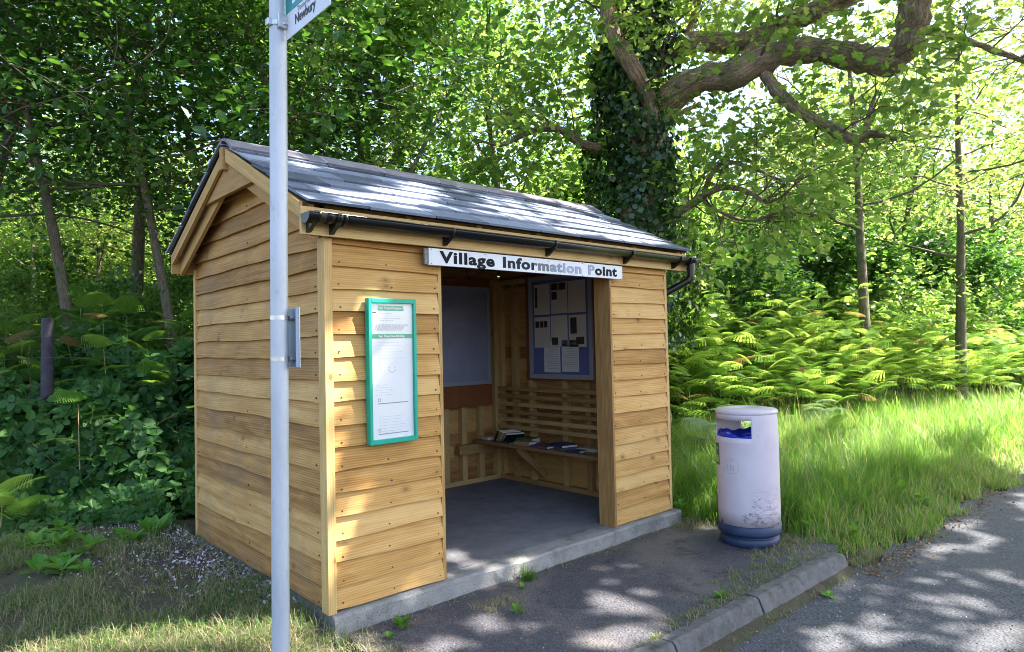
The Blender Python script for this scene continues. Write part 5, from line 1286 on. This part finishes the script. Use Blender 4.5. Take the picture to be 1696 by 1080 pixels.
for n, per, xr, L, w_, spread in ((2900, 30, (3.6, 8.2), .40, .0075, .060), (2600, 18, (8, 15), .38, .011, .09), (1700, 8, (15, 32), .38, .02, .14)):
    x, y, tb, hb = tufts(r, n, per, xr, (-1.7, 3.6), verge_ok, spread)
    low = np.clip((y+1.55)/.7, .38, 1)*np.where((x < 4.1) & (y < .2), .6, 1)
    az = None
    tall = r.random(len(x)) < .02; hb = np.where(tall, 1.9, hb)
    V, F = blades(r, x, y, hgt(x, y)-.015, L*hb*low, np.where(tall, w_*.6, w_), .62); t = np.clip(.0+.55*tb+.30*r.random(len(x)), 0, .86); dry = r.random(len(x)) < np.where(y < -1.1, .30, .05); t = np.where(dry | tall, .88+.12*r.random(len(x)), t); parts_.append((V, F, np.repeat(t, 8)))
def merge(ps):
    Vs, Fs, Ts = [], [], []; o = 0
    for V, F, T in ps: Vs.append(V); Fs.append(F+o); Ts.append(T); o += len(V)
    return np.concatenate(Vs), np.concatenate(Fs), np.concatenate(Ts)
V, F, T = merge(parts_); tag(fastmesh('verge_grass', V, F, T, L_GRASS), 'long lush grass on the verge behind the litter bin', 'grass', kind='stuff')
# grass creeping over the pavement edges, the kerb joints and the foot of the base
r = np.random.default_rng(92); seams = []
def seam(n, f, L, w_=.004, dry=.5, spread=.02):
    x, y, z = f(r.random(n)); k = 7; x = np.repeat(x, k)+r.normal(size=n*k)*spread; y = np.repeat(y, k)+r.normal(size=n*k)*spread; z = np.repeat(z, k); V, F = blades(r, x, y, z, np.full(n*k, L)*(.5+r.random(n*k)), w_, .9)
    t = np.where(r.random(n*k) < dry, .6+.4*r.random(n*k), .5*r.random(n*k)); seams.append((V, F, np.repeat(t, 8)))
Zp = -.121
seam(110, lambda u: (1.2+2.4*u, -1.375+.05*r.normal(size=len(u))*(.3+u), Zp+0*u), .028)
seam(60, lambda u: (1.55+.75*u, -1.33+.045*r.normal(size=len(u)), Zp+0*u), .035, dry=.45)
seam(90, lambda u: (2.3+1.0*u, -1.26+.09*r.normal(size=len(u)), Zp+0*u), .04, dry=.35)
seam(60, lambda u: (.6+2.9*u, -1.585+.012*r.normal(size=len(u)), -.237+0*u), .04, dry=.5)
seam(60, lambda u: (3.3+.6*u, -1.15+.12*r.normal(size=len(u)), Zp+0*u), .05, dry=.6)
seam(70, lambda u: (3.0+.8*u, -1.05+.04*r.normal(size=len(u)), Zp+0*u), .04, dry=.8)
seam(90, lambda u: (3.35+.4*u, -.15+.12*r.normal(size=len(u)), Zp+0*u), .06, dry=.7)
seam(70, lambda u: (.1+3.4*u**.8, -.10+.02*r.normal(size=len(u)), Zp+0*u), .03, dry=.7)
seam(40, lambda u: (.85+.35*u, -.36+.05*r.normal(size=len(u)), Zp+0*u), .035, dry=1)
seam(150, lambda u: (.02+.2*r.random(len(u)), -.05-1.3*u, Zp-.012+0*u), .045, dry=.75)
seam(110, lambda u: (3.7+.5*u, -1.5-.08*r.random(len(u)), -.225+0*u), .05, dry=.7)
seam(30, lambda u: (1.45+.06*u, -.14+.02*r.normal(size=len(u)), Zp+0*u), .09, dry=0, spread=.012)
V, F, T = merge(seams); tag(fastmesh('seam_grass', V, F, T, L_LAWN), 'short scrappy grass growing in the cracks of the pavement and kerb', 'grass', kind='stuff')
# short lawn left of the pavement
r = np.random.default_rng(93)
def lawn_ok(x, y): 
    edge = 3.0-.85*x; return (x < np.where(y < -.05, .10+.06*np.sin(y*7), -.03)) & (y < edge-.3) & ~((y > 1.0-.9*x*0) & (x > -.75+.15*np.sin(y*3)) & (r.random(len(x)) < .65)) & (y > -1.40)
ps = []
for n, xr, yr2, k in ((6800, (-2.0, .15), (-1.4, 4.2), 11), (2200, (-6, -2.0), (-1.4, 6), 8)):
    x, y, tb, hb = tufts(r, n, k, xr, yr2, lawn_ok, .035); bare = (.5+.5*np.sin(x*2.3+1)*np.sin(y*2.1)) > .93-.12*(y > 2.0)
    m_ = ~(bare | ((np.sin(x*5.1+y*2)*np.sin(y*4.3-x) > .55) & (r.random(len(x)) < .8))); x, y, tb, hb = x[m_], y[m_], tb[m_], hb[m_]
    V, F = blades(r, x, y, hgt(x, y)-.006, .078*hb*(1+.3*(y > 2.2)), .0036, .95); gpatch = .5+.5*np.sin(x*1.7+2)*np.sin(y*1.9+1)
    dry = r.random(len(x)) < (.66-.35*gpatch+.12*(y < .4)); t = np.where(dry, .55+.45*r.random(len(x)), .45*r.random(len(x))); ps.append((V, F, np.repeat(t, 8)))
V, F, T = merge(ps); tag(fastmesh('lawn_grass', V, F, T, L_LAWN), 'short dry grass on the ground in front of the brambles', 'grass', kind='stuff')
# ---- chippings and fallen leaves -----------------------------------------------------------
def scatter_chips(name, label, cat, n, fxy, size, mat, seed, thick=.25, zoff=.006):
    r = np.random.default_rng(seed); x, y, z = fxy(r, n); s_ = size*(.35+1.0*r.random(n)**1.6)
    BVx = np.array([(-.5, -.28, 0), (.5, -.22, 0), (.45, .3, 0), (-.4, .25, 0), (-.45, -.2, thick), (.42, -.18, thick), (.4, .22, thick), (-.36, .2, thick)]); BFx = np.array([(3, 2, 1, 0), (4, 5, 6, 7), (0, 1, 5, 4), (1, 2, 6, 5), (2, 3, 7, 6), (3, 0, 4, 7)])
    nr = norm(np.array([0, 0, 1.0])+r.normal(size=(n, 3))*.35); a = r.normal(size=(n, 3)); V, F = instance(BVx, BFx, frames(a, nr, s_), np.stack([x, y, z+zoff], 1)); tag(fastmesh(name, V, F, np.repeat(r.random(n), 8), mat), label, cat, kind='stuff')
def chipmat(name, stops):
    m, n, b = newmat(name); c = ramp(n, stops, attr(n, 'tint').outputs['Fac']); n.links.new(c, b.inputs['Base Color']); b.inputs['Roughness'].default_value = .85; return m
M_CHIP = chipmat('weathered_chippings', [(0, (.04, .03, .025)), (.4, (.13, .11, .10)), (.7, (.38, .35, .36)), (1, (.75, .72, .74))])
M_DEAD = chipmat('dead_leaf', [(0, (.10, .05, .02)), (.6, (.24, .13, .05)), (1, (.38, .27, .13))])
def f1(r, n): 
    y = .35+3.6*r.random(n)**.85; x = -.02-.48*np.abs(r.normal(size=n))*.55*np.clip((y)/1.4, .25, 1.5); return x, y, hgt(x, y)
scatter_chips('chippings', 'pale wood chippings and gravel along the foot of the side wall', 'chippings', 3600, f1, .022, M_CHIP, 1)
def f1b(r, n): x = -3+3.0*r.random(n); y = 2.4-.85*x+1.5*r.random(n)-.4; return x, y, hgt(x, y)
scatter_chips('scattered_chippings', 'scattered chips and debris along the edge of the bank', 'chippings', 500, f1b, .015, M_CHIP, 7)
def f2(r, n): x = 3.6+9*r.random(n)**1.5; y = -1.62-.12*np.abs(r.normal(size=n)); return x, y, np.full(n, -.236)
scatter_chips('leaf_litter', 'dry leaf litter along the edge of the road', 'leaf litter', 1500, f2, .022, M_DEAD, 2, .08)
def f3(r, n): x = .2+3.5*r.random(n); y = np.where(r.random(n) < .5, -.12-.08*np.abs(r.normal(size=n)), -1.3*r.random(n)); return x, y, np.full(n, -.12)
scatter_chips('pavement_debris', 'small dry leaves and grit on the pavement', 'leaf litter', 900, f3, .011, M_DEAD, 3, .15, .003)
def f4(r, n): x = .5+7*r.random(n)**1.2; y = -1.6-2.6*r.random(n)**1.6; return x, y, np.full(n, -.236)
scatter_chips('road_grit', 'loose grit and small stones on the asphalt', 'grit', 1400, f4, .009, M_CHIP, 5, .5, .001)

# ---- small plants ----------------------------------------------------------------------------
def weed(label, x, y, z, n, size, mat=L_WEED, el=.35, hgt_=0.0, kind='weed', wid=1.0, seed=0):
    r = np.random.default_rng(seed+int(abs(x)*70)); t = thing(kind, label, 'weed', (x, y, z)); Rr = []; Tt = []; mb = MB()
    for i in range(n):
        a = i*2.4+r.normal()*.3; e = el+r.normal()*.25; ax = np.array([[math.cos(a)*math.cos(e), math.sin(a)*math.cos(e), math.sin(e)]]); hz = hgt_*(i/n); L = size*r.uniform(.7, 1.15); nr = np.array([[0, 0, 1.0]])-ax*ax[0][2]; off = ax[0]*size*.15
        Rr.append(frames(ax, nr, np.array([L]))[0]); Tt.append(np.array([x, y, z+hz+.004])+off); mb.tube([(x, y, z-.01), (x, y, z+hz*.9+.002), tuple(Tt[-1])], .0022, 4, cap=False)
    V, F = instance(LEAF_V*[1, wid, 1], LEAF_F, np.array(Rr), np.array(Tt)); fastmesh('leaves', V, F, np.repeat(r.random(n), 6), mat, t, off=(x, y, z)); mb.build('stem', L_STEM, t); return t
weed('small bright green seedling alone in the middle of the pavement', 1.0, -.56, -.12, 7, .06, el=.5, hgt_=.03)
weed('low clump of weeds at the foot of the base below the timetable case', .36, -.23, -.12, 16, .06, hgt_=.05)
weed('small weed at the corner of the base left of the low clump', .24, -.28, -.12, 9, .04)
weed('weed sprouting from the base edge near the doorway', 1.50, -.17, -.12, 9, .05, el=.8)
weed('tiny pale green weed on the pavement before the doorway', 1.33, -.26, -.12, 7, .04)
weed('bright leafy weed at the right corner post of the shelter', 3.60, -.02, -.12, 24, .075, hgt_=.17, el=.3)
weed('green weed on the pavement edge of the kerb near the gap', 2.15, -1.30, -.12, 10, .05)
weed('weed growing in the road beside the end of the kerb', 2.95, -1.66, -.236, 9, .055)
weed('broad leaved dock plant beside the side wall near the rear corner', -.28, 2.75, -.13, 9, .30, el=.7, wid=.55, kind='dock_plant', seed=2)
weed('smaller dock plant left of the chippings', -.75, 3.05, -.13, 8, .20, el=.6, wid=.6, kind='dock_plant', seed=5)
weed('leafy seedling at the foot of the side wall below the dock', -.35, 2.1, -.13, 12, .12, el=.4, hgt_=.06, seed=7)
weed('clump of small leaves in front of the bank at the left', -1.25, 3.6, -.13, 14, .13, el=.4, hgt_=.08, seed=9)
weed('light green leafy stem at the rear corner of the side wall', -.10, 2.85, -.13, 12, .11, el=.3, hgt_=.16, seed=11)

wr = random.Random(12)
for i in range(26):
    x = wr.uniform(-1.9, -.15); y = 2.2-.75*x+wr.uniform(-.9, .55); sz = wr.uniform(.06, .14)
    t_ = weed('small leafy weed in the rough grass between the side wall and the brambles', x, y, float(hgt(x, y)), wr.randint(7, 14), sz, el=wr.uniform(.25, .8), hgt_=wr.uniform(.02, .12), wid=wr.uniform(.7, 1.1), seed=i)
    t_['group'] = 'weeds between the side wall and the brambles'
for i in range(9):
    x = wr.uniform(3.75, 8.5); y = -1.45+wr.uniform(0, .5)+(.2 if x > 6 else 0)
    t_ = weed('small broad leaved weed at the front edge of the verge grass', x, y, float(hgt(x, y)), wr.randint(8, 14), wr.uniform(.06, .12), el=wr.uniform(.4, .9), hgt_=wr.uniform(.05, .16), seed=40+i)
    t_['group'] = 'weeds along the front edge of the verge'

# ---- wire fence in the brambles ----------------------------------------------------------------
fe = thing('wire_fence', 'dark wooden fence post with sagging wires among the brambles on the left', 'fence', (-.68, 5.4, .0))
M_WIRE = simple('dull_old_wire', (.10, .10, .11), .7)
M_POST = simple('dark_creosoted_post', (.035, .03, .045), .8, 0, .4, 12, bmp=.4)
mb = MB(); mb.tube([(-.68, 5.4, .2), (-.67, 5.39, 1.97), (-.67, 5.39, 1.995)], [.066, .062, .052], 14, lumpy=.04); mb.build('post', M_POST, fe)
mb = MB(); mb.tube([(2.2, 5.1, .3), (2.2, 5.1, 1.95)], .06, 12); mb.build('post', M_POST, fe)
mb = MB(); mb.tube([(-4.0, 6.2, .3), (-4.0, 6.2, 1.95)], .06, 12); mb.build('post', M_POST, fe)
for z in (1.78, 1.55, 1.1, .85):
    mb = MB(); mb.tube([(-4.0, 6.13, z+.02), (-2.3, 5.7, z-.05), (-.69, 5.325, z), (.8, 5.12, z-.04), (2.2, 5.03, z+.01)], .0016, 5); mb.build('wire', M_WIRE, fe)
